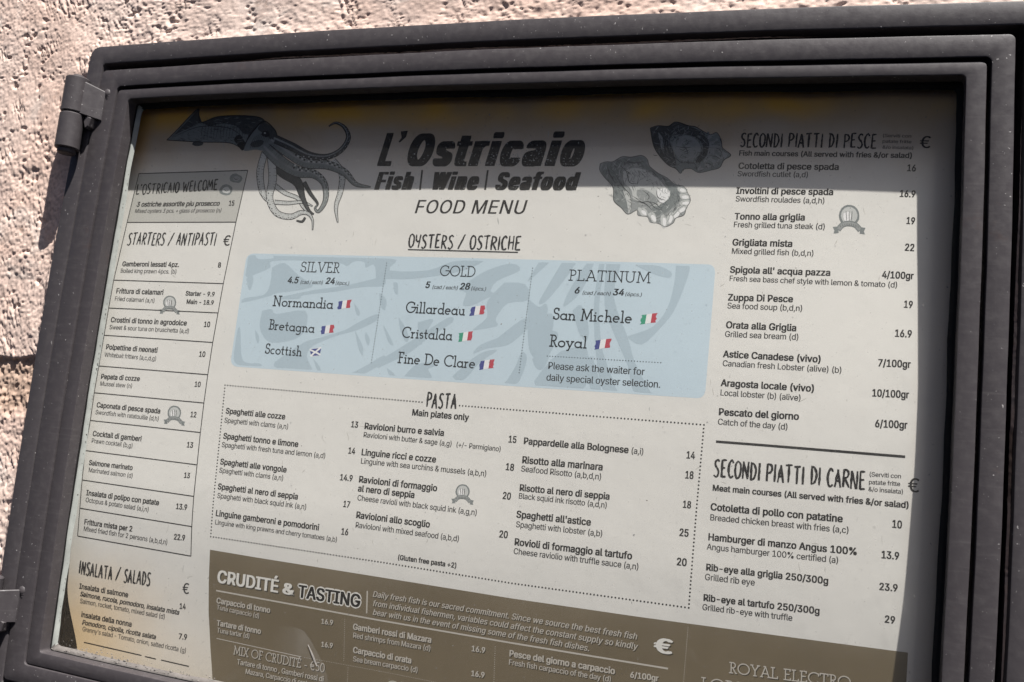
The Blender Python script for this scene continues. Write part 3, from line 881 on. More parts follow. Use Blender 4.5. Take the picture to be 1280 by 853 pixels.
115: (365, [[182,-8,145,-5,112,3,84,18,62,38,45,63,36,94,94,107,105,79,124,60,150,49,181,45,217,50,244,62,262,81,268,103,265,121,254,136,237,147,212,155,149,170,104,186,72,208,53,237,47,274,51,305,65,332,87,354,115,370,149,381,187,384,223,381,254,372,279,358,299,339,324,290,268,277,258,298,243,316,219,328,187,333,156,329,131,317,114,299,109,277,112,258,124,243,172,223,229,209,275,194,306,171,325,142,331,107,326,75,312,47,290,24,260,6,223,-5]]),
116: (227, [[204,379,204,327,6,327,6,379], [65,471,126,471,126,98,128,76,136,61,150,53,170,50,185,51,202,54,213,2,192,-3,168,-4,125,2,92,21,72,52,65,93]]),
117: (410, [[182,-5,146,-1,115,11,89,31,69,59,57,95,53,139,53,379,114,379,114,144,119,105,137,75,164,56,200,50,226,53,249,62,268,77,283,97,293,122,296,153,296,379,357,379,357,0,298,0,298,92,307,92,286,47,257,17,222,0]]),
118: (389, [[163,0,17,379,84,379,165,155,187,87,206,21,184,21,203,87,224,155,305,379,371,379,226,0]]),
119: (567, [[138,0,23,379,87,379,133,214,154,137,175,41,165,41,186,135,206,214,252,379,316,379,362,214,382,136,402,41,391,41,413,135,434,214,480,379,545,379,429,0,368,0,319,172,305,225,291,280,277,338,291,338,277,280,263,225,248,172,199,0]]),
120: (379, [[21,0,171,218,171,171,29,379,100,379,147,306,179,253,207,206,175,206,202,253,233,306,282,379,352,379,209,169,209,214,358,0,287,0,231,85,200,136,173,182,205,182,178,136,148,85,91,0]]),
121: (389, [[47,-139,61,-86,71,-87,104,-89,130,-74,151,-36,163,-1,17,379,84,379,165,155,187,87,206,21,184,21,202,87,224,155,305,379,371,379,204,-58,177,-107,139,-136,91,-145,65,-143]]),
122: (380, [[42,0,42,46,254,320,48,323,48,379,333,379,333,331,126,60,339,56,339,0]]),
48: (453, [[227,-7,174,1,130,24,95,62,69,113,53,178,48,254,53,330,69,395,95,447,130,484,174,508,227,516,279,508,323,484,358,447,384,395,400,330,405,254,400,178,384,113,359,62,323,24,279,1], [227,50,261,56,290,74,313,103,330,144,340,194,344,254,340,314,330,365,313,405,290,435,261,453,227,460,192,453,163,435,140,405,123,365,113,314,109,254,113,194,123,144,140,103,163,74,192,56]]),
49: (453, [[76,0,76,55,391,55,391,0], [276,509,276,0,212,0,212,448,86,358,86,427,198,509]]),
50: (453, [[64,0,64,47,234,229,282,282,311,327,320,371,317,397,308,419,293,436,273,449,224,460,196,457,172,447,153,433,139,413,130,390,127,362,66,362,71,405,86,442,111,473,143,496,182,511,225,516,268,511,306,497,337,474,361,445,376,411,381,372,371,318,336,259,267,180,153,60,389,57,389,0]]),
51: (453, [[218,-7,173,-3,133,10,98,30,70,57,52,91,44,132,109,132,115,107,126,87,144,71,165,59,219,50,275,61,297,74,315,93,325,116,329,145,326,172,316,196,299,217,275,234,242,244,201,248,157,248,157,299,288,448,70,452,70,509,372,509,372,461,211,278,211,289,264,288,308,276,344,253,371,222,387,186,393,145,387,103,370,66,344,36,309,12,266,-2]]),
52: (453, [[40,105,40,158,247,509,311,509,109,166,413,163,413,105], [282,0,282,121,282,146,282,318,343,318,343,0]]),
53: (453, [[221,-7,178,-2,140,11,108,32,83,60,66,93,60,130,122,130,127,108,138,89,173,60,221,50,250,53,276,64,298,82,314,104,324,131,328,162,324,193,314,221,297,244,275,262,248,273,218,277,167,268,128,246,67,253,96,509,366,509,366,452,151,452,134,301,178,325,229,334,263,330,294,321,321,306,345,285,364,260,379,231,388,199,391,163,385,117,369,76,343,41,309,15,268,-1]]),
54: (453, [[226,-7,182,-1,142,15,109,40,84,74,69,115,64,162,68,199,80,239,137,340,252,509,322,509,151,261,145,261,165,288,196,307,235,314,278,309,316,295,346,271,370,240,384,201,389,157,384,112,368,73,343,39,310,14,271,-2], [226,48,254,52,279,63,299,79,314,101,324,128,327,157,324,187,314,213,299,235,279,251,254,262,226,265,198,262,174,252,153,235,138,214,128,188,125,158,128,128,138,102,153,79,174,63,198,52]]),
55: (453, [[97,0,323,448,62,452,62,509,391,509,391,449,165,0]]),
56: (453, [[226,-7,178,-2,136,11,101,33,74,62,57,96,52,135,55,166,65,195,81,220,101,241,125,256,153,265,119,282,93,308,76,342,70,380,75,417,90,450,114,477,146,498,184,511,226,516,269,511,306,498,337,477,361,450,377,417,382,380,376,342,359,308,333,282,300,267,327,256,351,241,372,220,387,195,397,166,401,135,395,96,378,62,352,33,317,11,275,-2], [226,49,258,52,285,60,307,74,323,91,333,113,337,139,333,165,322,189,305,208,283,223,256,232,226,235,196,232,169,223,147,208,130,189,119,165,115,139,119,113,129,91,145,74,167,60,195,52], [226,290,274,300,293,313,307,330,316,351,319,376,316,399,308,420,294,437,275,449,226,460,177,449,159,437,145,420,136,399,133,376,136,351,145,330,159,313,178,300]]),
57: (453, [[226,516,271,510,310,494,343,468,368,434,384,393,389,347,385,309,373,270,315,168,200,0,130,0,301,248,307,248,287,221,257,202,218,195,175,199,137,214,106,237,83,269,68,307,64,352,69,397,85,436,110,469,143,494,182,510], [226,460,199,457,174,446,154,429,138,407,129,381,125,352,129,322,138,295,154,274,174,257,199,247,226,243,254,247,279,257,299,273,314,295,324,321,327,350,324,381,314,407,299,429,279,446,254,457]]),
46: (188, [[95,-4,78,-1,63,9,53,24,50,41,53,59,63,73,78,83,95,87,113,83,128,73,138,59,141,41,138,24,128,9,113,-1]]),
44: (188, [[38,-119,68,71,137,71,84,-119]]),
40: (273, [[89,207,101,324,132,441,177,539,236,539,191,428,161,313,151,207,160,115,188,16,236,-96,177,-96,139,-21,111,55,95,131]]),
41: (273, [[37,-96,86,18,113,116,122,207,112,313,82,428,37,539,97,539,142,441,173,323,184,207,178,130,161,53,134,-22,97,-96]]),
47: (249, [[235,533,71,-76,14,-76,178,533]]),
45: (453, [[337,244,337,188,114,188,114,244]]),
43: (453, [[198,34,198,364,255,364,255,34], [61,172,61,226,391,226,391,172]]),
38: (448, [[197,-7,150,-2,110,12,78,34,54,62,39,96,34,133,37,163,47,189,85,235,140,279,216,335,237,352,255,375,262,405,258,427,245,445,226,457,201,461,168,453,145,431,137,399,145,363,169,327,204,284,438,0,364,0,171,231,121,293,87,344,78,370,75,398,79,430,91,458,109,481,134,499,165,510,200,513,235,510,266,499,290,482,308,459,320,433,324,404,315,362,291,325,256,293,154,217,110,174,100,154,97,131,100,108,109,87,124,70,143,57,166,49,193,46,223,50,251,59,301,95,321,121,336,151,346,186,349,224,408,224,405,180,397,144,371,92,345,62,333,47,305,23,271,7,234,-3]]),
37: (676, [[175,283,146,286,121,297,101,314,86,335,78,360,75,388,75,412,78,440,87,464,101,486,121,503,146,513,175,517,206,513,230,503,250,486,264,464,273,440,276,412,276,388,273,360,264,335,250,314,230,297,205,286], [175,327,198,332,212,346,221,365,223,388,223,412,213,454,198,468,175,473,153,468,138,454,130,435,127,412,127,388,130,365,138,346,153,332], [501,-10,471,-6,446,5,426,21,412,43,403,68,400,95,400,120,403,147,412,172,427,194,447,210,471,221,501,225,531,221,556,210,576,194,590,172,598,147,601,120,601,95,598,68,589,43,575,21,555,5,531,-6], [501,35,523,39,538,53,546,73,549,95,549,120,538,162,524,176,501,180,479,176,464,162,456,142,453,120,453,95,455,73,464,53,479,39], [132,0,482,509,540,509,191,0]]),
39: (206, [[78,318,70,509,136,509,128,318]]),
8364: (464, [[364,329,341,279,16,279,34,329], [321,229,298,179,16,179,34,229], [423,463,398,409,366,433,329,450,288,456,248,450,213,433,183,404,161,365,146,315,141,254,146,194,161,144,183,104,213,76,248,59,288,53,329,59,365,74,396,96,422,43,393,21,361,6,325,-4,288,-7,230,1,179,25,137,63,105,115,85,179,78,254,85,329,105,393,137,445,179,484,230,508,288,516,325,512,361,502,394,486]]),
201: (419, [[60,0,60,509,372,509,372,452,125,452,125,286,355,286,355,229,125,229,125,57,375,57,375,0], [191,558,239,659,307,659,241,558]]),
124: (230, [[141,673,141,-164,88,-164,88,673]]),
32: (188, []),
}
GL = {chr(k): (adv / 1000, [[(c[i] / 1000, c[i + 1] / 1000) for i in range(0, len(c), 2)] for c in conts]) for k, (adv, conts) in LETTERS.items()}
TESS = {}
def area(c): return sum(p[0] * q[1] - q[0] * p[1] for p, q in zip(c, c[1:] + c[:1])) / 2
def fill(conts):
    cu = bpy.data.curves.new("letter", 'CURVE')
    cu.dimensions = '2D'
    cu.fill_mode = 'BOTH'
    for c in conts:
        spl = cu.splines.new('POLY')
        spl.points.add(len(c) - 1)
        for p, (x, y) in zip(spl.points, c): p.co = (x, y, 0, 1)
        spl.use_cyclic_u = True
    ob = bpy.data.objects.new("letter", cu)
    me = ob.to_mesh()
    flat = [(v.co.x, v.co.y) for v in me.vertices]
    tris = []
    for f in me.polygons:
        t = list(f.vertices)
        (ax, ay), (bx, by), (cx, cy) = (flat[i] for i in t[:3])
        tris.append(tuple(t) if (bx - ax) * (cy - ay) - (by - ay) * (cx - ax) > 0 else tuple(t[::-1]))
    ob.to_mesh_clear()
    bpy.data.objects.remove(ob)
    bpy.data.curves.remove(cu)
    return flat, tris
def glyph(ch):
    """advance and filled pieces; strokes of a letter that overlap are filled one by one"""
    if ch not in TESS:
        adv, conts = GL[ch]
        pieces = []
        if conts:
            sg = area(max(conts, key=lambda c: abs(area(c))))
            outs = [[c] for c in conts if area(c) * sg > 0]
            for c in conts:
                if area(c) * sg < 0:
                    cx, cy = c[0]
                    best = min((o for o in outs if min(p[0] for p in o[0]) <= cx <= max(p[0] for p in o[0]) and min(p[1] for p in o[0]) <= cy <= max(p[1] for p in o[0])), key=lambda o: abs(area(o[0])), default=outs[0])
                    best.append(c)
            pieces = [fill(o) for o in outs]
        TESS[ch] = (adv, pieces)
    return TESS[ch]

BOLD = ((-.030, -.012), (.030, -.012), (-.030, .012), (.030, .012), (0, 0))
REG = ((-.012, 0), (.012, 0))
HEAVY = tuple((x, y) for x in (-.085, -.045, 0, .045, .085) for y in (-.012, .012))
LAST_EM = [0.007]
def text(ink, s, p0, p1, bold=False, it=False, mt=None, em=None, k=1.0, lift=0.0004, passes=None, tight=0.016, cap=None):
    """one line of type whose baseline runs from pixel p0 to pixel p1"""
    mt = mt or INK
    a, b = sp(*p0), sp(*p1)
    L = math.hypot(b[0] - a[0], b[1] - a[1])
    dx, dz = (b[0] - a[0]) / L, (b[1] - a[1]) / L
    extra = 0.02 if bold else 0.0
    adv = [glyph(c)[0] + extra - tight for c in s]
    nat = sum(adv) - 0.07
    sx = L / nat
    em = cap * vscale(((p0[0] + p1[0]) / 2, (p0[1] + p1[1]) / 2)) / 0.5087 if cap else (em or sx * k * 1.08)
    if len(s) > 8: LAST_EM[0] = em
    sh = 0.2 if it else 0.0
    x = -0.035
    for c, ad in zip(s, adv):
        for flat, tris in glyph(c)[1]:
          for ox, oy in (passes or (BOLD if bold else REG)):
            pts = []
            for gx, gy in flat:
                u = (x + gx + ox + extra / 2) * sx + gy * sh * em
                v = (gy + oy) * em
                pts.append((a[0] + dx * u - dz * v, a[1] + dz * u + dx * v))
            if tris: ink.add(pts, tris, mt, lift + ink.nxt())
        x += ad

def vscale(p):
    X, Z = sp(*p)
    h = sheet_h(X, Z)
    d = RB @ (np.array([X, -Z, -h]) - np.array([CAMX, -CAMZ, CAMY]))
    q = RB @ (np.array([X, -(Z + 0.01), -h]) - np.array([CAMX, -CAMZ, CAMY]))
    return 0.01 / (FPX * math.hypot(d[0] / d[2] - q[0] / q[2], d[1] / d[2] - q[1] / q[2]))

def arc(cx, cy, rx, ry, a0, a1, n=12):
    return [(cx + rx * math.cos(math.radians(a0 + (a1 - a0) * i / n)), cy + ry * math.sin(math.radians(a0 + (a1 - a0) * i / n))) for i in range(n + 1)]

# --- narrow brush capitals of the headings: strokes on a unit-high cell
def cr(*p): return crom(list(p), 4)
HAND = {
 'A': (.30, [[(0, 0), (.15, 1)], [(.14, 1), (.29, 0)], [(.06, .34), (.25, .36)]]),
 'C': (.27, [cr((.27, .84), (.18, 1), (.06, .82), (.02, .45), (.07, .1), (.18, 0), (.27, .12))]),
 'D': (.30, [[(.05, 0), (.05, 1)], cr((.0, .99), (.18, .92), (.29, .55), (.2, .12), (.02, .01))]),
 'E': (.27, [[(.04, 0), (.05, 1)], [(.04, .98), (.27, 1)], [(.04, .52), (.22, .55)], [(.04, .02), (.28, .04)]]),
 'H': (.30, [[(.03, 0), (.04, 1)], [(.28, 0), (.29, 1)], [(.03, .48), (.29, .54)]]),
 'I': (.10, [[(.05, 0), (.06, 1)]]),
 'L': (.24, [[(.05, 1), (.03, .02)], [(.02, .02), (.25, .04)]]),
 'M': (.42, [[(0, 0), (.07, 1)], [(.07, 1), (.2, .3)], [(.2, .3), (.34, 1)], [(.34, 1), (.41, 0)]]),
 'N': (.32, [[(.02, 0), (.04, 1)], [(.04, 1), (.28, 0)], [(.28, 0), (.30, 1)]]),
 'O': (.30, [cr((.15, 1), (.04, .82), (.01, .45), (.06, .1), (.15, 0), (.26, .15), (.3, .5), (.27, .85), (.13, 1))]),
 'P': (.28, [[(.04, 0), (.05, 1)], cr((.03, .98), (.22, .93), (.28, .72), (.2, .53), (.05, .46))]),
 'R': (.30, [[(.03, 0), (.05, 1)], cr((.03, .98), (.22, .93), (.27, .74), (.2, .56), (.05, .5)), [(.09, .5), (.30, 0)]]),
 'S': (.27, [cr((.27, .9), (.18, 1), (.06, .88), (.07, .66), (.2, .46), (.25, .22), (.14, .0), (.0, .1))]),
 'T': (.32, [[(0, .96), (.33, 1)], [(.17, .98), (.16, 0)]]),
 'W': (.44, [[(0, 1), (.1, 0)], [(.1, 0), (.22, .8)], [(.22, .8), (.32, 0)], [(.32, 0), (.44, 1)]]),
 'Y': (.28, [cr((.02, 1), (.03, .62), (.12, .48), (.26, .55)), [(.28, 1), (.2, 0)]]),
 '/': (.34, [[(0, -.04), (.33, 1.04)]]),
 "'": (.08, [[(.06, 1.02), (.02, .8)]]),
 ' ': (.14, []),
}
def hand(ink, s, p0, p1, hpx, w=0.10, mt=None, gap=0.10, it=0.0):
    mt = mt or INK
    a, b = sp(*p0), sp(*p1)
    L = math.hypot(b[0] - a[0], b[1] - a[1])
    dx, dz = (b[0] - a[0]) / L, (b[1] - a[1]) / L
    H = hpx * vscale(((p0[0] + p1[0]) / 2, (p0[1] + p1[1]) / 2))
    nat = sum(HAND[c][0] + gap for c in s) - gap
    sx = L / nat
    x = 0
    for c in s:
        ad, strokes = HAND[c]
        jy = random.uniform(-.04, .04)
        for st in strokes:
            for rep in range(2):
                jx = random.uniform(-.013, .013) * (1 + 1.4 * rep)
                n = len(st)
                if n == 2:
                    st2 = [(st[0][0] + (st[1][0] - st[0][0]) * i / 6 + random.uniform(-.006, .006), st[0][1] + (st[1][1] - st[0][1]) * i / 6) for i in range(7)]
                else: st2 = st
                pts, W = [], []
                for i, (gx, gy) in enumerate(st2):
                    u = (x + gx + jx) * sx + it * gy * H
                    v = (gy + jy) * H
                    pts.append((a[0] + dx * u - dz * v, a[1] + dz * u + dx * v))
                    t = i / (len(st2) - 1)
                    W.append(H * w * (0.66 if rep else 1.0) * random.uniform(.66, 1.2) * (0.75 + 0.5 * math.sin(math.pi * (0.15 + 0.75 * t))))
                ink.ribbon(pts, W, mt, 0.0004 + ink.nxt())
        x += ad + gap

# --- thin slab-serif letters
def sv(x, y, l=.13): return [(x - l, y), (x + l, y)]
def C_(cx, cy, r, ry=None): return arc(cx, cy, r, ry or r, 0, 360, 22)
SLAB = {
 'A': (.78, [[(.08, 0), (.39, 1)], [(.39, 1), (.70, 0)], [(.18, .32), (.60, .32)], sv(.08, 0, .09), sv(.70, 0, .09), [(.26, 1), (.40, 1)]]),
 'B': (.52, [[(.12, 0), (.12, 1)], [(.0, 1), (.26, 1)], arc(.26, .77, .19, .23, 90, -90), [(.12, .54), (.28, .54)], arc(.28, .27, .22, .27, 90, -90), [(.0, 0), (.28, 0)]]),
 'C': (.84, [arc(.48, .5, .46, .5, 48, 312, 20), [(.80, .92), (.80, .74)]]),
 'D': (.80, [[(.12, 0), (.12, 1)], [(.0, 1), (.28, 1)], arc(.28, .5, .48, .5, 90, -90, 16), [(.0, 0), (.28, 0)]]),
 'E': (.56, [[(.12, 0), (.12, 1)], [(0, 1), (.48, 1), (.48, .86)], [(.12, .53), (.40, .53)], [(0, 0), (.52, 0), (.52, .15)]]),
 'F': (.52, [[(.12, 0), (.12, 1)], [(0, 1), (.48, 1), (.48, .86)], [(.12, .52), (.40, .52)], sv(.12, 0)]),
 'G': (.92, [arc(.48, .5, .46, .5, 45, 360, 22), [(.56, .5), (.94, .5)], [(.80, .92), (.80, .76)]]),
 'I': (.28, [[(.13, 0), (.13, 1)], sv(.13, 0), sv(.13, 1)]),
 'L': (.54, [[(.12, 0), (.12, 1)], sv(.12, 1), [(0, 0), (.50, 0), (.50, .17)]]),
 'M': (.98, [[(.1, 0), (.17, 1)], [(.17, 1), (.49, .12)], [(.49, .12), (.80, 1)], [(.80, 1), (.87, 0)], sv(.1, 0, .09), sv(.87, 0, .09), [(.06, 1), (.18, 1)], [(.80, 1), (.92, 1)]]),
 'N': (.80, [[(.12, 0), (.12, 1)], [(.12, 1), (.66, 0)], [(.66, 0), (.66, 1)], sv(.12, 0), [(0, 1), (.13, 1)], sv(.66, 1)]),
 'O': (.98, [C_(.48, .5, .46, .5)]),
 'P': (.52, [[(.12, 0), (.12, 1)], [(0, 1), (.25, 1)], arc(.25, .74, .22, .26, 90, -90), [(.12, .48), (.25, .48)], sv(.12, 0)]),
 'R': (.58, [[(.12, 0), (.12, 1)], [(0, 1), (.26, 1)], arc(.26, .75, .20, .25, 90, -90), [(.12, .5), (.26, .5)], [(.26, .5), (.50, 0), (.58, 0)], sv(.12, 0)]),
 'S': (.54, [arc(.26, .76, .2, .24, 30, 250, 12) + arc(.27, .26, .22, .26, 80, -150, 14), [(.44, .96), (.44, .80)], [(.06, .05), (.06, .22)]]),
 'T': (.64, [[(.3, 0), (.3, 1)], [(0, .85), (0, 1), (.6, 1), (.6, .85)], sv(.3, 0)]),
 'U': (.76, [[(.11, 1), (.11, .34)] + arc(.37, .34, .26, .34, 180, 360, 12) + [(.63, 1)], sv(.11, 1, .11), sv(.63, 1, .11)]),
 'V': (.74, [[(.07, 1), (.36, 0)], [(.36, 0), (.65, 1)], sv(.07, 1, .1), sv(.65, 1, .1)]),
 'X': (.68, [[(.08, 0), (.60, 1)], [(.08, 1), (.60, 0)], sv(.08, 0, .09), sv(.60, 0, .09), sv(.08, 1, .09), sv(.60, 1, .09)]),
 'Y': (.70, [[(.07, 1), (.34, .48)], [(.34, .48), (.61, 1)], [(.34, .48), (.34, 0)], sv(.34, 0, .11), sv(.07, 1, .09), sv(.61, 1, .09)]),
 'a': (.60, [C_(.26, .25, .24, .25), [(.50, .50), (.50, 0), (.58, 0)]]),
 'c': (.50, [arc(.26, .25, .24, .25, 50, 310, 14)]),
 'd': (.62, [C_(.26, .25, .24, .25), [(.40, 1), (.50, 1), (.50, 0), (.60, 0)]]),
 'e': (.56, [[(.02, .27), (.50, .27)] + arc(.26, .25, .24, .25, 5, 310, 16)]),
 'g': (.60, [C_(.26, .25, .24, .25), [(.58, .50), (.50, .50), (.50, -.14)] + arc(.26, -.14, .24, .2, 0, -140, 8)]),
 'h': (.58, [[(.0, 1), (.1, 1), (.1, 0)], [(.1, .27)] + arc(.29, .28, .18, .22, 180, 0, 10) + [(.47, 0)], sv(.1, 0, .09), sv(.47, 0, .09)]),
 'i': (.26, [[(.02, .5), (.12, .5), (.12, 0)], sv(.12, 0, .1), [(.10, .72), (.14, .72)]]),
 'l': (.26, [[(.02, 1), (.12, 1), (.12, 0)], sv(.12, 0, .1)]),
 'm': (.88, [[(.0, .5), (.1, .5), (.1, 0)], [(.1, .28)] + arc(.26, .30, .16, .2, 180, 0, 10) + [(.42, 0)], [(.42, .28)] + arc(.59, .30, .17, .2, 180, 0, 10) + [(.76, 0)], sv(.1, 0, .09), sv(.42, 0, .07), sv(.76, 0, .09)]),
 'n': (.58, [[(.0, .5), (.1, .5), (.1, 0)], [(.1, .27)] + arc(.29, .28, .18, .22, 180, 0, 10) + [(.47, 0)], sv(.1, 0, .09), sv(.47, 0, .09)]),
 'o': (.56, [C_(.27, .25, .25, .25)]),
 'r': (.40, [[(.0, .5), (.1, .5), (.1, 0)], [(.1, .25)] + arc(.30, .28, .2, .22, 180, 70, 8), sv(.1, 0, .09)]),
 's': (.40, [arc(.19, .375, .14, .125, 30, 250, 10) + arc(.20, .13, .15, .13, 80, -150, 10)]),
 't': (.36, [[(.13, .85), (.13, .12)] + arc(.25, .12, .12, .12, 180, 300, 6), [(.0, .5), (.28, .5)]]),
 'u': (.60, [[(.0, .5), (.1, .5), (.1, .2)] + arc(.29, .2, .19, .2, 180, 360, 10) + [(.48, .5)], [(.38, .5), (.48, .5), (.48, 0), (.58, 0)]]),
 'y': (.58, [[(.07, .5), (.27, 0)], [(.49, .5), (.18, -.30), (.08, -.30)], sv(.07, .5, .09), sv(.49, .5, .09)]),
 '-': (.34, [[(.04, .35), (.30, .35)]]),
 '5': (.56, [[(.46, 1), (.12, 1), (.08, .58)] + arc(.25, .33, .23, .31, 125, -140, 14)]),
 '0': (.60, [C_(.28, .5, .26, .5)]),
 '€': (.66, [arc(.38, .5, .30, .5, 50, 310, 16), [(0, .58), (.5, .58)], [(0, .42), (.46, .42)]]),
 "'": (.14, [[(.06, 1), (.04, .8)]]),
 ' ': (.30, []),
}
SLAB['É'] = (.56, SLAB['E'][1] + [[(.24, 1.12), (.36, 1.3)]])
def slab(ink, s, p0, p1, hpx, w=0.085, mt=None, gap=0.09, it=0.0, off=None, lift=0.0004):
    mt = mt or INK
    a, b = sp(*p0), sp(*p1)
    L = math.hypot(b[0] - a[0], b[1] - a[1])
    dx, dz = (b[0] - a[0]) / L, (b[1] - a[1]) / L
    H = hpx * vscale(((p0[0] + p1[0]) / 2, (p0[1] + p1[1]) / 2))
    nat = sum(SLAB[c][0] + gap for c in s) - gap
    sx = L / nat
    x = 0
    for c in s:
        ad, strokes = SLAB[c]
        for st in strokes:
            pts = []
            m = len(st)
            if m == 2: st = [st[0], ((st[0][0] + st[1][0]) / 2, (st[0][1] + st[1][1]) / 2), st[1]]
            for gx, gy in st:
                u, v = (x + gx) * sx + it * gy * H, gy * H
                pts.append((a[0] + dx * u - dz * v, a[1] + dz * u + dx * v))
            if m <= 4:       # straight pieces overlap at their corners
                for q in range(len(pts) - 1):
                    (ax, az), (bx, bz) = pts[q], pts[q + 1]
                    l = math.hypot(bx - ax, bz - az) or 1e-9
                    e = H * w * 0.42
                    ex, ez = (bx - ax) / l * e, (bz - az) / l * e
                    ink.ribbon([(ax - ex, az - ez), (bx + ex, bz + ez)], H * w, mt, lift + ink.nxt())
            else:
                ink.ribbon(pts, H * w, mt, lift + ink.nxt())
        x += ad + gap

# pixel frames in which the lines of the menu were measured: origin and scale
def fr(ox, oy, s): return lambda x, y: (ox + x / s, oy + y / s)
A5, A6, A7, A8 = fr(0, 213, 4), fr(320, 213, 4), fr(640, 213, 4), fr(960, 213, 4)
B1, B2, B3, B4 = (fr(o, 426, 3.9875) for o in (0, 320, 640, 960))
B5, B6, B7, B8 = (fr(o, 640, 4) for o in (0, 320, 640, 960))
D1, D2, D3, D4 = fr(140, 205, 6.094), fr(120, 320, 6.094), fr(90, 440, 6.094), fr(70, 560, 6.094)
D5, D6, D7, D8 = fr(70, 690, 5.235), fr(255, 680, 4.932), fr(900, 155, 4.571), fr(870, 560, 4.267)
C1, C2, C3, C4, C5, C6 = fr(190, 125, 4.571), fr(740, 140, 5.333), fr(450, 150, 4.267), fr(280, 305, 5.02), fr(470, 310, 4.609), fr(660, 315, 4.4875)

def rows(ink, F, data, **kw):
    """(text, x0, y0, x1, y1, style) with style B bold, R regular, I bold italic, P price"""
    for s, x0, y0, x1, y1, st in data:
        p, q = F(x0, y0), F(x1, y1)
        if st == 'P': text(ink, s, p, q, bold=True, em=LAST_EM[0] * 1.02, **kw)
        else: text(ink, s, p, q, bold=st in 'BI', it=st in 'Ii', mt=kw.get('mt') or (INK if st in 'BI' else GREYINK), **{k: v for k, v in kw.items() if k != 'mt'})

# ------------------------------------------------------------------ title
ink = Ink()
ink.ppoly([C3(*p) for p in ((218, 62), (256, 58), (246, 92), (212, 122), (206, 116), (222, 96))], INK, 0.0004)
text(ink, "L", C3(100, 243), C3(172, 243), it=True, passes=HEAVY, cap=40, tight=-0.145)
text(ink, "Ostricaio", C3(252, 243), C3(1190, 243), it=True, passes=HEAVY, cap=40, tight=-0.145)
for s, a, b, y0, y1 in (("Fish", 82, 280, 371, 371), ("Wine", 382, 628, 371, 372), ("Seafood", 725, 1160, 372, 374)):
    text(ink, s, C3(a, y0), C3(b, y1), it=True, passes=HEAVY, cap=21.5, tight=-0.13)
for a, b in (((320, 374), (332, 268)), ((667, 374), (682, 268))): ink.line(C3(*a), C3(*b), 0.0018, INK)
for _ in range(420):          # the lettering is printed worn
    x, y = random.choice(((random.uniform(100, 1195), random.uniform(100, 243)), (random.uniform(85, 1170), random.uniform(290, 372)), (random.uniform(500, 1195), random.uniform(170, 243))))
    px, py = C3(x, y)
    ink.blob(px, py, random.uniform(.25, 1.0), random.uniform(.2, .8), MIDINK if random.random() < .6 else LIGHTINK, 0.0006, 5, random.random() * 3, 0.4)
text(ink, "FOOD MENU", C3(290, 498), C3(880, 502), it=True, cap=17, tight=-0.03, passes=((-.012, 0), (.012, 0)))
hand(ink, "OYSTERS / OSTRICHE", A6(762, 386), A7(38, 400), 17, 0.115)
ink.line(A6(760, 397), A7(30, 411), 0.0011, INK)
ink.build("title_lettering", sheet)

# ------------------------------------------------------------------ squid
ink = Ink()
def cpoly(F, pts, mt, lift): ink.ppoly([F(*p) for p in pts], mt, lift)
def cst(F, pts, W, mt, lift, sub=8): return ink.stroke([F(*p) for p in pts], W, mt, lift, sub)
mantle = crom([(85, 230), (150, 165), (215, 95), (265, 52), (268, 90), (285, 128), (370, 98), (480, 90), (600, 97), (642, 122), (600, 150), (560, 195), (535, 245), (518, 288), (490, 265), (430, 245), (290, 242), (180, 236), (85, 230)], 5)[:-1]
cpoly(C1, mantle, OYINK, 0.00012)
cpoly(C1, crom([(285, 128), (370, 98), (480, 90), (600, 97), (642, 122), (600, 150), (560, 195), (520, 190), (480, 150), (400, 135), (330, 150), (285, 128)], 5)[:-1], OYDARK, 0.00020)
cpoly(C1, [(265, 52), (272, 92), (285, 128), (240, 150), (160, 185), (110, 215), (215, 110)], OYDARK, 0.00022)
cpoly(C1, crom([(535, 245), (518, 288), (490, 262), (470, 225), (500, 200), (535, 245)], 4)[:-1], INK, 0.00024)
cst(C1, mantle + [mantle[0]], [1.0, 1.3, .7, 1.2], INK, 0.00045, 2)
for i in range(16):
    x = 300 + i * 18
    cst(C1, [(x, 110 + random.uniform(-8, 14)), (x - 14, 165), (x - 22 + random.uniform(-6, 6), 225)], [.2, .55, .2], GREYINK, 0.0003, 4)
cst(C1, [(105, 222), (230, 165), (330, 150), (450, 165), (520, 215)], [.4, .9, .5], INK, 0.00042)
mp_ = [C1(*p) for p in mantle]
ink.engrave(mp_, 170, lambda x, y: 0.10 + 0.25 * math.sin(x * .06), 7, (INK, OYDARK, MIDINK), 0.00036, .45)
ink.engrave(mp_, 70, lambda x, y: 1.3, 4, (INK, OYDARK), 0.0004, .35)
ink.blob(*C1(262, 250), 7, 3.4, OYDARK, 0.0003)
cpoly(C1, crom([(640, 122), (700, 170), (716, 215), (690, 255), (640, 290), (590, 285), (525, 290), (545, 230), (590, 165), (640, 122)], 5)[:-1], OYINK, 0.00026)
cpoly(C1, crom([(640, 122), (700, 170), (716, 215), (690, 235), (650, 200), (605, 165), (640, 122)], 5)[:-1], OYDARK, 0.00028)
cst(C1, [(520, 288), (545, 228), (592, 163), (642, 122), (702, 172), (716, 215)], [1.0, 1.8, 1.2], INK, 0.00046)
ink.blob(*C1(650, 195), 5.5, 3.8, INK, 0.0005); ink.blob(*C1(645, 190), 1.4, 1.0, LIGHTINK, 0.00052)
ink.blob(*C1(600, 250), 9, 4.5, OYDARK, 0.00034, rot=-.3)
for i in range(9): cst(C1, [(560 + i * 12, 280 - i * 4), (572 + i * 14, 240 - i * 8), (590 + i * 12, 205 - i * 6)], [.3, .6, .2], INK, 0.00043, 3)
lvl = 0.0003
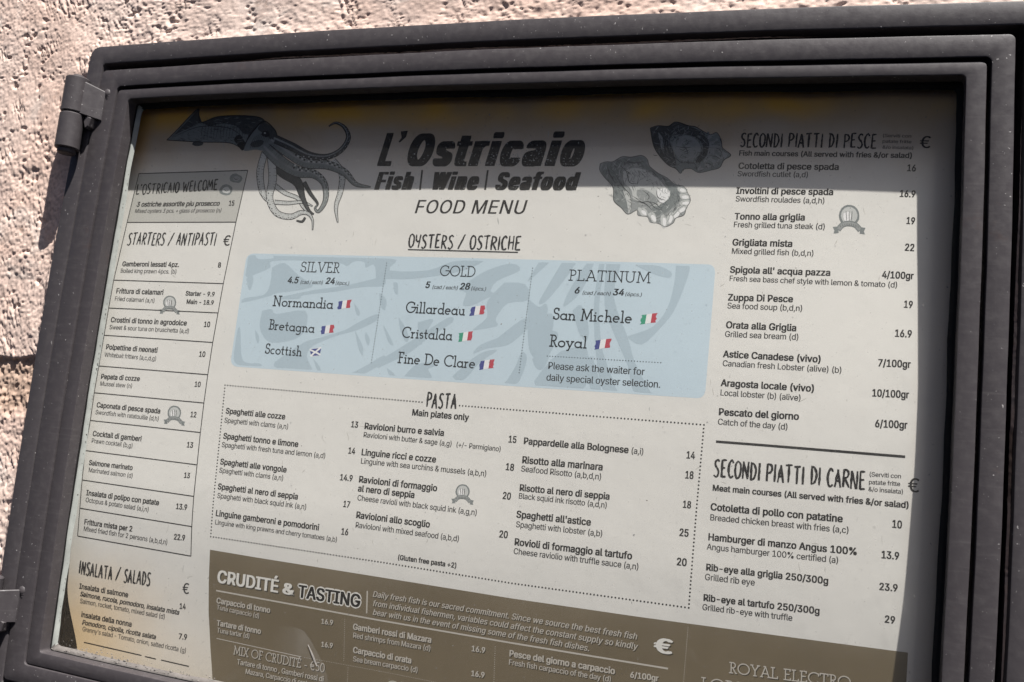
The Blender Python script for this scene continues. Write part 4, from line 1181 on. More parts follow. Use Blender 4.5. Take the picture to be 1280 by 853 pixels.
def arm(pts, W, suck=1, fill=OYINK, light=None, n=26):
    """one arm: inked outline, grey body, a light ridge and a row of suckers"""
    global lvl
    lvl += 0.00004
    pix = [C1(*p) for p in pts]
    wpx = [w / 4.571 for w in W]
    ink.stroke(pix, [w + 1.1 for w in wpx], INK, lvl)
    P, Wf = ink.stroke(pix, [max(w - .5, .25) for w in wpx], fill, lvl + 0.000015)
    if light is not None:
        off = [(p[0] - (w * .2) * light, p[1] - (w * .18)) for p, w in zip(P, Wf)]
        ink.stroke(off[::4], [w * .22 for w in wpx], MIDINK, lvl + 0.00002, 4)
    for k in range(int(len(P) * 0.75)):          # fine cross hatching on the shaded side
        i = 1 + int(k / 0.75)
        if i >= len(P) - 1 or Wf[i] < 2.2: continue
        a, b = P[i - 1], P[i + 1]
        l = math.hypot(b[0] - a[0], b[1] - a[1]) or 1
        nx, ny = -(b[1] - a[1]) / l, (b[0] - a[0]) / l
        for sd, w0 in ((-1, .10), (1, .22)):
            q = random.uniform(.25, .42)
            ink.stroke([(P[i][0] + nx * Wf[i] * .48 * sd, P[i][1] + ny * Wf[i] * .48 * sd), (P[i][0] + nx * Wf[i] * w0 * sd + random.uniform(-.5, .5), P[i][1] + ny * Wf[i] * w0 * sd)], [q * 1.5, q * .4], INK, lvl + 0.000022, 1)
    if suck:
        m = len(P)
        for k in range(n):
            i = int((0.22 + 0.74 * k / n) * (m - 2)) + 1
            a, b = P[i - 1], P[min(i + 1, m - 1)]
            l = math.hypot(b[0] - a[0], b[1] - a[1]) or 1
            nx, ny = -(b[1] - a[1]) / l, (b[0] - a[0]) / l
            r = max(.35, Wf[i] * .11)
            for o in (.46, .22):
                ink.blob(P[i][0] + nx * Wf[i] * o * suck, P[i][1] + ny * Wf[i] * o * suck, r, r, LIGHTINK if (k + (o > .3)) % 2 else INK, lvl + 0.00003, 6)
arm([(690, 480), (760, 532), (832, 562), (862, 610), (890, 640)], [26, 22, 18, 10], -1, LIGHTINK)
arm([(700, 585), (780, 590), (860, 585), (918, 608)], [24, 20, 14, 4], -1, LIGHTINK)
arm([(645, 300), (618, 410), (630, 520), (662, 575)], [34, 38, 34, 22], 1, LIGHTINK)
arm([(825, 690), (858, 696), (876, 672)], [4, 11, 8], 0, OYDARK)
arm([(868, 470), (905, 535), (945, 590), (937, 612)], [22, 18, 10, 4], 0, OYDARK)
arm([(700, 300), (745, 400), (830, 470), (862, 560), (895, 630), (925, 655)], [70, 74, 50, 26, 14, 5], 0, OYDARK)
arm([(680, 310), (690, 450), (672, 560), (712, 645), (790, 668), (850, 645), (895, 652), (918, 690), (918, 745)], [44, 44, 36, 34, 30, 24, 18, 10, 3], 1, LIGHTINK, n=40)
arm([(650, 275), (735, 355), (830, 410), (925, 425), (985, 480), (992, 570), (955, 636), (932, 622), (946, 600)], [56, 66, 60, 46, 34, 26, 16, 9, 5], -1, OYINK, 1, 34)
arm([(1035, 345), (1085, 420), (1078, 520), (1052, 610), (1062, 702)], [30, 34, 28, 20, 3], 1, LIGHTINK)
arm([(690, 235), (780, 300), (880, 360), (1000, 372), (1100, 415), (1165, 482), (1250, 498)], [52, 58, 56, 50, 40, 24, 3], -1, OYINK, 1, 30)
arm([(705, 225), (800, 268), (900, 318), (1000, 326), (1080, 288), (1122, 220), (1102, 160), (1052, 132), (1010, 152)], [46, 46, 40, 30, 26, 24, 18, 10, 3], 1, OYDARK, 1, 30)
ink.build("squid_drawing", sheet)

# ------------------------------------------------------------------ oysters
def oyster_lower():
    out = crom([(55, 345), (95, 333), (140, 332), (200, 300), (260, 302), (330, 292), (368, 318), (384, 362), (440, 408), (500, 440), (552, 482), (612, 498), (640, 545), (656, 590), (630, 640), (612, 688), (560, 708), (540, 742), (490, 766), (440, 744), (388, 736), (368, 700), (308, 690), (300, 655), (240, 682), (196, 640), (145, 590), (140, 505), (82, 435), (52, 390), (55, 345)], 4)[:-1]
    cpoly(C2, out, MIDINK, 0.00012)
    cpoly(C2, crom([(80, 340), (150, 335), (220, 305), (330, 300), (365, 330), (330, 350), (240, 345), (180, 380), (190, 450), (240, 560), (250, 670), (200, 640), (145, 590), (140, 505), (85, 435), (60, 390), (80, 340)], 4)[:-1], OYINK, 0.00020)
    cpoly(C2, crom([(340, 320), (384, 370), (450, 415), (540, 480), (590, 540), (580, 600), (520, 655), (440, 690), (400, 640), (470, 600), (510, 540), (480, 470), (400, 400), (330, 370), (340, 320)], 4)[:-1], OYINK, 0.00022)
    cpoly(C2, crom([(205, 400), (280, 375), (370, 395), (450, 455), (505, 530), (490, 590), (430, 630), (350, 600), (280, 590), (262, 520), (215, 470), (205, 400)], 5)[:-1], LIGHTINK, 0.00026)
    cpoly(C2, crom([(300, 520), (360, 520), (420, 560), (440, 600), (400, 625), (340, 600), (300, 560), (300, 520)], 4)[:-1], MIDINK, 0.00030)
    cpoly(C2, crom([(430, 520), (500, 510), (520, 560), (470, 610), (440, 580), (430, 520)], 4)[:-1], FWHITE, 0.00029)
    cpoly(C2, crom([(205, 520), (245, 540), (265, 600), (245, 680), (232, 600), (205, 520)], 4)[:-1], LIGHTINK, 0.00032)
    o_ = [C2(*p) for p in out]
    c_ = C2(350, 500)
    ring_ = lambda x, y: math.atan2(y - c_[1], x - c_[0]) + math.pi / 2
    ray_ = lambda x, y: math.atan2(y - c_[1], x - c_[0])
    ink.engrave(o_, 260, ring_, 8, (OYDARK, OYINK, OYINK, LIGHTINK), 0.00031, .55)
    ink.engrave(o_, 120, ray_, 6, (OYDARK, MIDINK, LIGHTINK), 0.00036, .5)
    for cx, cy, r, a in ((600, 520, 7, .3), (618, 565, 7.5, .1), (620, 605, 7, -.2), (598, 648, 8, -.6), (560, 682, 8, -.9), (520, 710, 8.5, -1.2), (478, 728, 8.5, 1.5), (405, 705, 8, 1.0), (340, 668, 7, .8)):
        ink.blob(*C2(cx, cy), r, 4.3, LIGHTINK, 0.00039, 10, a, .2); ink.blob(*C2(cx + 6, cy + 4), r * .6, 2.4, FWHITE, 0.00041, 8, a, .2)
        px, py = C2(cx, cy)
        ink.stroke([(px - r * .9 * math.cos(a) + 2.6 * math.sin(a), py - r * .9 * math.sin(a) - 2.6 * math.cos(a)), (px, py - 3.6 * math.cos(a)), (px + r * math.cos(a), py + r * math.sin(a) - 2)], [.3, .7, .3], OYINK, 0.0004, 4)
    for st in ([(150, 400), (180, 460), (215, 510), (255, 560), (262, 640)], [(270, 560), (330, 600), (380, 600), (420, 640), (470, 655)], [(190, 360), (230, 400), (250, 470), (300, 480)], [(280, 590), (350, 610), (400, 655)], [(340, 525), (380, 560), (370, 590)], [(430, 520), (440, 570), (490, 590)], [(100, 350), (120, 420), (160, 480)], [(210, 310), (260, 340), (330, 335)], [(380, 600), (420, 610), (450, 640)]):
        cst(C2, st, [.3, 1.1, .4], OYDARK, 0.00042, 5)
    for _ in range(150):
        x, y = random.choice(((random.uniform(150, 340), random.uniform(310, 350)), (random.uniform(225, 420), random.uniform(390, 420) + 0), (random.uniform(90, 200), random.uniform(350, 560)), (random.uniform(420, 580), random.uniform(430, 640))))
        cst(C2, [(x, y), (x + random.uniform(10, 26), y + random.uniform(10, 34))], [.15, .5, .1], OYDARK, 0.0004, 3)
    cst(C2, out + [out[0]], [.6, 1.0, .5, .9, .4, 1.0, .7], OYDARK, 0.00045, 2)
ink = Ink(); oyster_lower(); ink.build("oyster_drawing", sheet)
def oyster_upper():
    out = crom([(388, 108), (440, 92), (508, 96), (560, 68), (640, 92), (690, 100), (742, 130), (790, 152), (832, 138), (862, 190), (872, 242), (925, 288), (880, 322), (850, 372), (790, 390), (712, 406), (660, 380), (610, 384), (590, 410), (560, 380), (510, 356), (455, 300), (410, 225), (388, 108)], 4)[:-1]
    cpoly(C2, out, OYINK, 0.00012)
    cpoly(C2, crom([(390, 110), (445, 95), (510, 98), (560, 72), (640, 95), (740, 132), (780, 210), (770, 280), (720, 340), (690, 330), (740, 240), (700, 175), (600, 150), (520, 175), (540, 260), (560, 350), (505, 352), (455, 300), (410, 225), (390, 110)], 4)[:-1], OYDARK, 0.0002)
    cpoly(C2, crom([(530, 200), (600, 160), (680, 175), (725, 240), (690, 310), (610, 325), (555, 280), (530, 200)], 4)[:-1], MIDINK, 0.00026)
    cpoly(C2, crom([(790, 180), (850, 200), (865, 250), (905, 290), (840, 340), (760, 380), (700, 385), (760, 310), (790, 180)], 4)[:-1], MIDINK, 0.00024)
    cpoly(C2, [(440, 130), (470, 170), (480, 250), (462, 250), (450, 190)], MIDINK, 0.0003)
    o_ = [C2(*p) for p in out]
    c_ = C2(640, 240)
    ink.engrave(o_, 260, lambda x, y: math.atan2((y - c_[1]) * 1.3, x - c_[0]) + math.pi / 2, 8, (INK, OYINK, MIDINK, OYDARK), 0.00034, .6)
    ink.engrave(o_, 150, lambda x, y: math.atan2(y - c_[1], x - c_[0]), 6, (INK, MIDINK, OYDARK, MIDINK), 0.00038, .55)
    for k in range(15):           # frilled lip on the right
        a = -0.9 + k * 0.14
        ink.blob(*C2(640 + 205 * math.cos(a), 250 + 125 * math.sin(a)), 4.6, 2.3, MIDINK if k % 2 else OYINK, 0.00039, 8, a)
    for st in ([(560, 230), (620, 240), (660, 235)], [(600, 210), (630, 250), (640, 290)], [(540, 260), (580, 330), (650, 340), (690, 350)], [(790, 240), (850, 250), (870, 300)], [(780, 290), (830, 300), (860, 320)], [(740, 340), (790, 350), (800, 385)], [(700, 370), (680, 340), (640, 345)]):
        cst(C2, st, [.3, 1.0, .3], OYDARK, 0.0004, 5)
    for _ in range(110):
        a = random.uniform(0, math.tau)
        q = random.uniform(.55, .98)
        x, y = 640 + 250 * q * math.cos(a), 240 + 150 * q * math.sin(a)
        if x < 430 or x > 885 or (x < 560 and y > 330): continue
        cst(C2, [(x, y), (x + 26 * math.cos(a + .35), y + 22 * math.sin(a + .35))], [.15, .55, .1], random.choice((OYDARK, INK, MIDINK)), 0.00041, 2)
    cst(C2, out + [out[0]], [.7, 1.2, .6, 1.0, .5, 1.1, .7], INK, 0.00045, 2)
ink = Ink(); oyster_upper(); ink.build("oyster_drawing", sheet)

# ------------------------------------------------------------------ award badges
def badge(px, py, s, tilt=0.05, name="award_badge"):
    """round medal over a folded ribbon; s = width in pixels"""
    global ink
    ink = Ink()
    R = s * 0.30
    my = py - s * 0.14
    ink.blob(px, my, R * 1.06, R * 1.12, OYINK, 0.00028, 18, 0, 0.02)
    ink.blob(px, my, R * .84, R * .9, LIGHTINK, 0.00034, 18, 0, 0.02)
    ink.blob(px - R * .2, my + R * .1, R * .42, R * .5, FWHITE, 0.00038, 10)
    for d in (-.32, .0, .3): ink.stroke([(px + d * R, my - R * .45), (px + d * R * .8, my + R * .5)], [.5, .8, .5], GREYINK, 0.00042, 3)
    def rb(x, y): return (px + x * s, py + y * s + tilt * x * s)
    ink.stroke([rb(-.34, .30), rb(-.2, .15), rb(0, .10), rb(.2, .15), rb(.34, .30)], [s * .17] * 5, OYINK, 0.00044, 6)
    ink.stroke([rb(-.32, .29), rb(-.2, .15), rb(0, .10), rb(.2, .15), rb(.32, .29)], [s * .105] * 5, MIDINK, 0.00048, 6)
    for sx in (-1, 1):
        ink.ppoly([rb(.34 * sx, .20), rb(.50 * sx, .22), rb(.45 * sx, .33), rb(.48 * sx, .42), rb(.32 * sx, .40)][::sx], OYINK, 0.0004)
    for k in range(9):
        x = -.27 + k * .067
        ink.stroke([rb(x, .10 + .9 * x * x), rb(x + .012, .16 + .9 * x * x)], [.45, .45], GREYINK, 0.00052, 2)
    return ink.build(name, sheet)
badge(*D2(562, 378), 26)
badge(*D3(780, 488), 27, 0.1)
badge(*B2(1030, 768), 28, 0.08)
badge(*A8(406, 250), 41, 0.03)

# ------------------------------------------------------------------ starters
ink = Ink()
LE = [(173.6, 217.3), (158.9, 278.3), (142.2, 350.4), (135.9, 385.3), (130.2, 419.3), (123.6, 457.7), (117.9, 491.2), (113, 525.8), (106.4, 563.4), (102.8, 600.2), (99.9, 635.5), (97.1, 670.3)]
RE = [(309.8, 213.2), (295, 277.9), (279.2, 354.8), (272.6, 391.4), (266, 428.3), (259.8, 468.6), (254.9, 504), (250.5, 540.9), (246.4, 581.3), (242.3, 620.7), (239.8, 658.5), (238.7, 695.4)]
ink.quad_grid([sp(*LE[0]), sp(*RE[0]), sp(*RE[1]), sp(*LE[1])], BOXGREY, 0.00015, 12, 6)
ink.pline(LE, 0.0009, INK); ink.pline(RE, 0.0009, INK)
for a, b in zip(LE, RE): ink.line(a, b, 0.00095, INK)
hand(ink, "L'OSTRICAIO WELCOME", D1(183, 236), D1(798, 197), 13, 0.115, it=0.05)
for cx, cy, r in ((945, 112, 7.5), (870, 200, 8.5)):
    px, py = D1(cx, cy)
    ink.blob(px, py, r, r * .8, OYINK, 0.0003, 12); ink.blob(px + .4, py + .2, r * .6, r * .48, MIDINK if cy < 150 else LIGHTINK, 0.00036, 10)
    ink.stroke([(px - 3, py - 1), (px, py + 1.2), (px + 3, py)], [.4, .9, .3], OYDARK, 0.00042, 4)
hand(ink, "STARTERS / ANTIPASTI", D1(115, 617), D1(785, 622), 15.5, 0.105, it=0.08)
text(ink, "€", D1(846, 622), D1(892, 624), cap=13)
rows(ink, D1, [("3 ostriche assortite piu prosecco", 185, 327, 815, 319, 'I'), ("15", 888, 319, 930, 319, 'P'), ("Mixed oysters 3 pcs. + glass of prosecco (n)", 172, 374, 830, 370, 'i'),
               ("Gamberoni lessati 4pz.", 78, 780, 508, 786, 'B'), ("8", 806, 790, 828, 790, 'P'), ("Boiled king prawn 4pcs. (b)", 65, 830, 490, 837, 'R')])
rows(ink, D2, [("Frittura di calamari", 153, 285, 510, 297, 'B'), ("Starter - 9.9", 682, 302, 902, 310, 'B'), ("Main - 18.9", 688, 365, 895, 374, 'B'), ("Fried calamari (a,n)", 142, 342, 445, 357, 'R'),
               ("Crostini di tonno in agrodolce", 112, 505, 688, 531, 'B'), ("10", 820, 541, 866, 543, 'P'), ("Sweet & sour tuna on bruschetta (a,d)", 102, 559, 708, 590, 'R'),
               ("Polpettine di neonati", 75, 711, 465, 738, 'B'), ("10", 783, 767, 830, 770, 'P')])
rows(ink, D3, [("Whitebait fritters (a,c,d,g)", 247, 37, 640, 68, 'R'),
               ("Pepata di cozze", 220, 205, 513, 223, 'B'), ("10", 932, 265, 977, 268, 'P'), ("Mussel stew (n)", 213, 257, 457, 276, 'R'),
               ("Caponata di pesce spada", 187, 422, 670, 470, 'B'), ("12", 900, 496, 945, 500, 'P'), ("Swordfish with ratatouille (d,h)", 178, 475, 660, 527, 'R'),
               ("Cocktail di gamberi", 157, 640, 526, 682, 'B'), ("13", 872, 727, 920, 732, 'P'), ("Prawn cocktail (b,g)", 148, 692, 460, 732, 'R')])
rows(ink, D4, [("Salmone marinato", 250, 130, 580, 170, 'B'), ("13", 973, 227, 1018, 232, 'P'), ("Marinated salmon (d)", 247, 184, 583, 230, 'R'),
               ("Insalata di polipo con patate", 230, 360, 782, 438, 'B'), ("13.9", 912, 465, 997, 475, 'P'), ("Octopus & potato salad (a,i,n)", 225, 412, 705, 488, 'R'),
               ("Frittura mista per 2", 215, 582, 580, 638, 'B'), ("22.9", 897, 698, 982, 707, 'P'), ("Mixed fried fish for 2 persons (a,b,d,n)", 210, 632, 848, 738, 'R')])
ink.build("starters_table", sheet)

# ------------------------------------------------------------------ salads
ink = Ink()
hand(ink, "INSALATA / SALADS", D5(150, 142), D5(612, 228), 16.5, 0.125)
text(ink, "€", D5(830, 273), D5(868, 276), cap=13.5)
rows(ink, D5, [("Insalata di salmone", 153, 240, 470, 298, 'B'), ("14", 808, 372, 848, 376, 'P'), ("Salmone, rucola, pomodoro, insalata mista", 157, 289, 803, 412, 'I'), ("Salmon, rocket, tomato, mixed salad (d)", 157, 335, 712, 440, 'R'),
               ("insalata della nonna", 165, 425, 493, 491, 'B'), ("7.9", 803, 570, 857, 577, 'P'), ("Pomodoro, cipolla, ricotta salata", 170, 475, 650, 572, 'I'), ("Granny's salad - Tomato, onion, salted ricotta (g)", 173, 518, 850, 662, 'R')])
for a, b in (((183, 592), (560, 678)), ((582, 685), (655, 702)), ((688, 708), (870, 750))): ink.line(D5(*a), D5(*b), 0.001, INK)
ink.build("salads_list", sheet)

# ------------------------------------------------------------------ oyster panel
def rounded(pts, r, k=6):
    out = []
    n = len(pts)
    for i in range(n):
        p, a, b = pts[i], pts[i - 1], pts[(i + 1) % n]
        la, lb = math.dist(p, a), math.dist(p, b)
        s = (p[0] + (a[0] - p[0]) * r / la, p[1] + (a[1] - p[1]) * r / la)
        e = (p[0] + (b[0] - p[0]) * r / lb, p[1] + (b[1] - p[1]) * r / lb)
        for q in range(k + 1):
            t = q / k
            out.append(tuple((1 - t) ** 2 * s[c] + 2 * t * (1 - t) * p[c] + t * t * e[c] for c in (0, 1)))
    return out
def dense(pts, step=6):
    out = []
    for a, b in zip(pts, pts[1:] + pts[:1]):
        n = max(1, int(math.dist(a, b) / step))
        out += [(a[0] + (b[0] - a[0]) * i / n, a[1] + (b[1] - a[1]) * i / n) for i in range(n)]
    return out
ink = Ink()
TLp, TRp, BRp, BLp = (308.5, 317), (894.7, 331), (881, 498.5), (287.5, 458)
# the tint is one sheet of narrow strips so that it follows the curl of the paper
nu = 60
def side(v, n=None):
    return [(TLp[0] + (BLp[0] - TLp[0]) * v, TLp[1] + (BLp[1] - TLp[1]) * v), (TRp[0] + (BRp[0] - TRp[0]) * v, TRp[1] + (BRp[1] - TRp[1]) * v)]
def edge_v(u):      # rounded ends: how far from top and bottom the strip may reach at u
    d = min(u, 1 - u) * 590
    r = 9.0
    return 0.0 if d >= r else (r - math.sqrt(max(0, r * r - (r - d) ** 2))) / 150
us = sorted(set([0, .002, .005, .009, .0155] + [i / nu for i in range(1, nu)] + [1 - .0155, 1 - .009, 1 - .005, 1 - .002, 1]))
P, Fc = [], []
nv = 14
for u in us:
    e = edge_v(u)
    for j in range(nv + 1):
        v = e + (1 - 2 * e) * j / nv
        l, r = side(v)
        bow = -1.6 * 4 * u * (1 - u) * (1 - 2 * v) * 0.5
        P.append(sp(l[0] + (r[0] - l[0]) * u, l[1] + (r[1] - l[1]) * u + bow))
w = nv + 1
for i in range(len(us) - 1):
    for j in range(nv): Fc.append((i * w + j, i * w + j + 1, (i + 1) * w + j + 1, (i + 1) * w + j))
ink.add(P, Fc, BLUE, 0.00014)
def inside_panel(p):
    v = 0.5
    for _ in range(3):
        l, r = side(v)
        u = (p[0] - l[0]) / (r[0] - l[0])
        ty, by = TLp[1] + (TRp[1] - TLp[1]) * u, BLp[1] + (BRp[1] - BLp[1]) * u
        v = (p[1] - ty) / (by - ty)
    u, v = min(.996, max(.004, u)), min(.985, max(.015, v))
    l, r = side(v)
    return (l[0] + (r[0] - l[0]) * u, l[1] + (r[1] - l[1]) * u)
TINT = [(C4, [
 [(140, 85), (190, 62), (215, 95), (310, 90), (330, 60), (620, 62), (1000, 70), (1004, 200), (960, 190), (940, 130), (890, 150), (880, 115), (820, 110), (770, 140), (720, 120), (480, 105), (300, 110), (290, 150), (200, 190), (150, 210), (130, 180)],
 [(300, 150), (380, 120), (470, 200), (560, 260), (480, 290), (330, 310), (280, 330), (110, 370), (130, 340), (250, 320), (290, 250)],
 [(560, 290), (760, 262), (900, 230), (1004, 210), (1000, 265), (860, 272), (700, 300), (500, 322), (470, 345), (330, 342)],
 [(240, 420), (300, 410), (330, 440), (510, 420), (510, 540), (440, 600), (300, 620), (240, 570), (225, 500)],
 [(320, 740), (500, 620), (600, 590), (760, 540), (830, 500), (960, 440), (960, 480), (840, 540), (700, 580), (560, 640), (520, 700), (545, 770), (540, 790), (330, 780)],
 [(60, 600), (100, 520), (110, 700), (140, 745), (220, 750), (230, 768), (100, 765), (60, 720)],
 [(815, 370), (850, 420), (850, 450), (830, 440)], [(820, 540), (870, 640), (870, 700), (845, 660)], [(890, 550), (915, 600), (905, 640), (885, 590)],
 [(140, 220), (170, 190), (185, 230), (165, 290), (150, 270)], [(195, 540), (220, 580), (215, 625), (200, 600)],
 [(800, 812), (900, 760), (1004, 700), (1004, 740), (920, 795), (860, 820)], [(560, 720), (600, 770), (605, 800), (585, 795)]]),
 (C5, [
 [(0, 60), (120, 70), (80, 130), (300, 130), (440, 80), (620, 66), (560, 110), (420, 150), (200, 180), (60, 180), (20, 200), (0, 180)],
 [(540, 190), (640, 130), (780, 90), (830, 130), (700, 190), (660, 250), (700, 265), (640, 290), (560, 330), (500, 330), (520, 260), (480, 240)],
 [(740, 200), (860, 210), (880, 300), (760, 320), (700, 390), (690, 420), (700, 450), (600, 470), (560, 470), (640, 400), (640, 310)],
 [(700, 520), (830, 420), (900, 400), (1014, 380), (1014, 480), (960, 480), (900, 450), (840, 500), (760, 560), (640, 580), (560, 610), (600, 560)],
 [(0, 660), (100, 600), (260, 500), (420, 400), (440, 430), (300, 520), (200, 600), (60, 670), (10, 690)],
 [(440, 740), (540, 650), (620, 600), (700, 590), (600, 660), (520, 750), (470, 770)],
 [(130, 400), (170, 460), (190, 520), (170, 540), (140, 470)], [(40, 440), (80, 510), (100, 560), (70, 540)], [(240, 430), (330, 410), (300, 470), (260, 560), (245, 500)],
 [(160, 745), (220, 680), (300, 660), (340, 680), (300, 700), (320, 752), (200, 752)], [(60, 690), (100, 720), (110, 745), (80, 742)],
 [(740, 785), (800, 690), (840, 600), (870, 640), (830, 760), (790, 790)], [(900, 640), (960, 600), (1000, 620), (960, 700), (920, 690)],
 [(100, 200), (125, 205), (125, 270), (105, 250)], [(20, 260), (60, 300), (50, 360), (25, 330)]]),
 (C6, [
 [(830, 70), (905, 72), (890, 160), (820, 330), (740, 430), (640, 520), (560, 480), (600, 460), (700, 420), (780, 320), (820, 180)],
 [(600, 75), (700, 70), (800, 110), (795, 145), (720, 130), (640, 95)],
 [(440, 55), (520, 60), (480, 250), (560, 480), (600, 620), (690, 790), (720, 805), (600, 800), (560, 640), (500, 500), (430, 300)],
 [(400, 60), (430, 60), (400, 300), (420, 560), (500, 790), (420, 782), (380, 560), (370, 300)],
 [(330, 60), (370, 60), (300, 220), (200, 310), (230, 220)], [(190, 60), (270, 60), (120, 260), (60, 290), (100, 210)], [(60, 60), (120, 55), (20, 150), (0, 160)],
 [(0, 260), (60, 310), (100, 290), (110, 340), (70, 420), (60, 430), (130, 440), (170, 470), (100, 600), (30, 590), (0, 500)],
 [(180, 560), (330, 540), (310, 780), (40, 762), (100, 640)], [(335, 600), (365, 600), (410, 780), (350, 778)],
 [(250, 330), (300, 300), (340, 420), (330, 500), (290, 460)]])]
k = 0
for F, polys in TINT:
    for pl in polys:
        k += 1
        ink.ppoly([inside_panel(p) for p in dense([F(*q) for q in crom(pl + [pl[0]], 3)[:-1]], 5)], BLUE2, 0.00022 + 4e-6 * k)
for a, b in ((C5(62, 88), C4(925, 745)), (C6(26, 92), C5(825, 720)), (C6(108, 585), C6(745, 622))): ink.dots(a, b, 0.0005, 0.0023, INK)
panel = ink.build("oyster_panel", sheet)
ink = Ink()
LET = {"C4": Ink(), "C5": Ink(), "C6": Ink()}
slab(LET["C4"], "SILVER", C4(478, 174), C4(722, 181), 12.2, 0.10, it=0.04)
slab(LET["C5"], "GOLD", C5(368, 160), C5(570, 166), 12.6, 0.10)
slab(LET["C6"], "PLATINUM", C6(230, 159), C6(686, 174), 13.0, 0.10)
for K, F, items in (("C4", C4, (("4.5", 397, 246, 462, 248), ("(cad / each)", 477, 251, 618, 254), ("24", 635, 251, 690, 253), ("(6pcs.)", 697, 256, 783, 260))),
                 ("C5", C5, (("5", 282, 231, 306, 232), ("(cad / each)", 322, 236, 470, 241), ("28", 480, 239, 536, 241), ("(6pcs.)", 545, 243, 632, 248))),
                 ("C6", C6, (("6", 258, 233, 286, 234), ("(cad / each)", 303, 239, 462, 245), ("34", 474, 243, 534, 245), ("(6pcs.)", 543, 247, 637, 251)))):
    for i, (s, a, b, c, d) in enumerate(items):
        text(LET[K], s, F(a, b), F(c, d), bold=i % 2 == 0, it=True, cap=(8.0 if i % 2 == 0 else 4.6), mt=INK if i % 2 == 0 else GREYINK)
slab(LET["C4"], "Normandia", C4(308, 388), C4(682, 406), 12.4, 0.125)
slab(LET["C4"], "Bretagna", C4(282, 535), C4(565, 556), 12.0, 0.125)
slab(LET["C4"], "Scottish", C4(257, 686), C4(485, 704), 12.0, 0.125)
slab(LET["C5"], "Gillardeau", C5(172, 371), C5(510, 387), 13.2, 0.125)
slab(LET["C5"], "Cristalda", C5(150, 515), C5(437, 531), 13.0, 0.125)
slab(LET["C5"], "Fine De Clare", C5(127, 661), C5(570, 693), 13.2, 0.125)
slab(LET["C6"], "San Michele", C6(140, 377), C6(582, 399), 14.0, 0.125)
slab(LET["C6"], "Royal", C6(122, 529), C6(328, 540), 14.0, 0.125)
text(LET["C6"], "Please ask the waiter for", C6(112, 657), C6(650, 692), mt=GREYINK)
text(LET["C6"], "daily special oyster selection.", C6(103, 722), C6(740, 763), mt=GREYINK)
for k_ in LET: LET[k_].build("column_lettering", panel)

def flag(F, x0, y0, x1, y1, cols, name):
    """brushed flag of three upright stripes, ragged at both ends"""
    global ink
    ink = Ink()
    w, h = x1 - x0, y1 - y0
    def pt(u, v): return F(x0 + w * u - (v - .5) * w * .10, y0 + h * (.16 + .84 * v) - h * .20 * u + h * .03 * math.sin(u * 9))
    for i, mt in enumerate(cols):
        a, b = i / 3, (i + 1) / 3
        L = [(a + (random.uniform(0, .10) if i == 0 else 0), v) for v in (0, .2, .4, .6, .8, 1)]
        R = [(b - (random.uniform(-.02, .08) if i == 2 else 0), v) for v in (0, .2, .4, .6, .8, 1)]
        ink.ppoly([pt(*p) for p in L + R[::-1]], mt, 0.0004 + 2e-5 * i)
    return ink.build(name, panel)
FR, ITA = (FBLUE, FWHITE, FRED), (FGREEN, FWHITE, FRED)
flag(C4, 712, 352, 798, 412, FR, "french_flag")
flag(C4, 607, 508, 691, 568, FR, "french_flag")
flag(C5, 540, 332, 628, 393, FR, "french_flag")
flag(C5, 592, 643, 682, 704, FR, "french_flag")
flag(C6, 372, 488, 465, 549, FR, "french_flag")
flag(C5, 472, 482, 557, 543, ITA, "italian_flag")
flag(C6, 630, 345, 723, 408, ITA, "italian_flag")
ink = Ink()
sx0, sy0, sx1, sy1 = 535, 650, 612, 706
ink.ppoly([C4(*p) for p in ((537, 660), (575, 656), (612, 647), (604, 675), (606, 700), (572, 706), (540, 708), (544, 685))], FWHITE, 0.0004)
for tri in (((545, 661), (594, 655), (572, 674)), ((553, 704), (600, 700), (572, 686)), ((541, 671), (562, 680), (545, 697)), ((610, 656), (583, 678), (603, 690))):
    ink.ppoly([C4(*p) for p in tri], FBLUE, 0.00045)
ink.build("scottish_flag", panel)

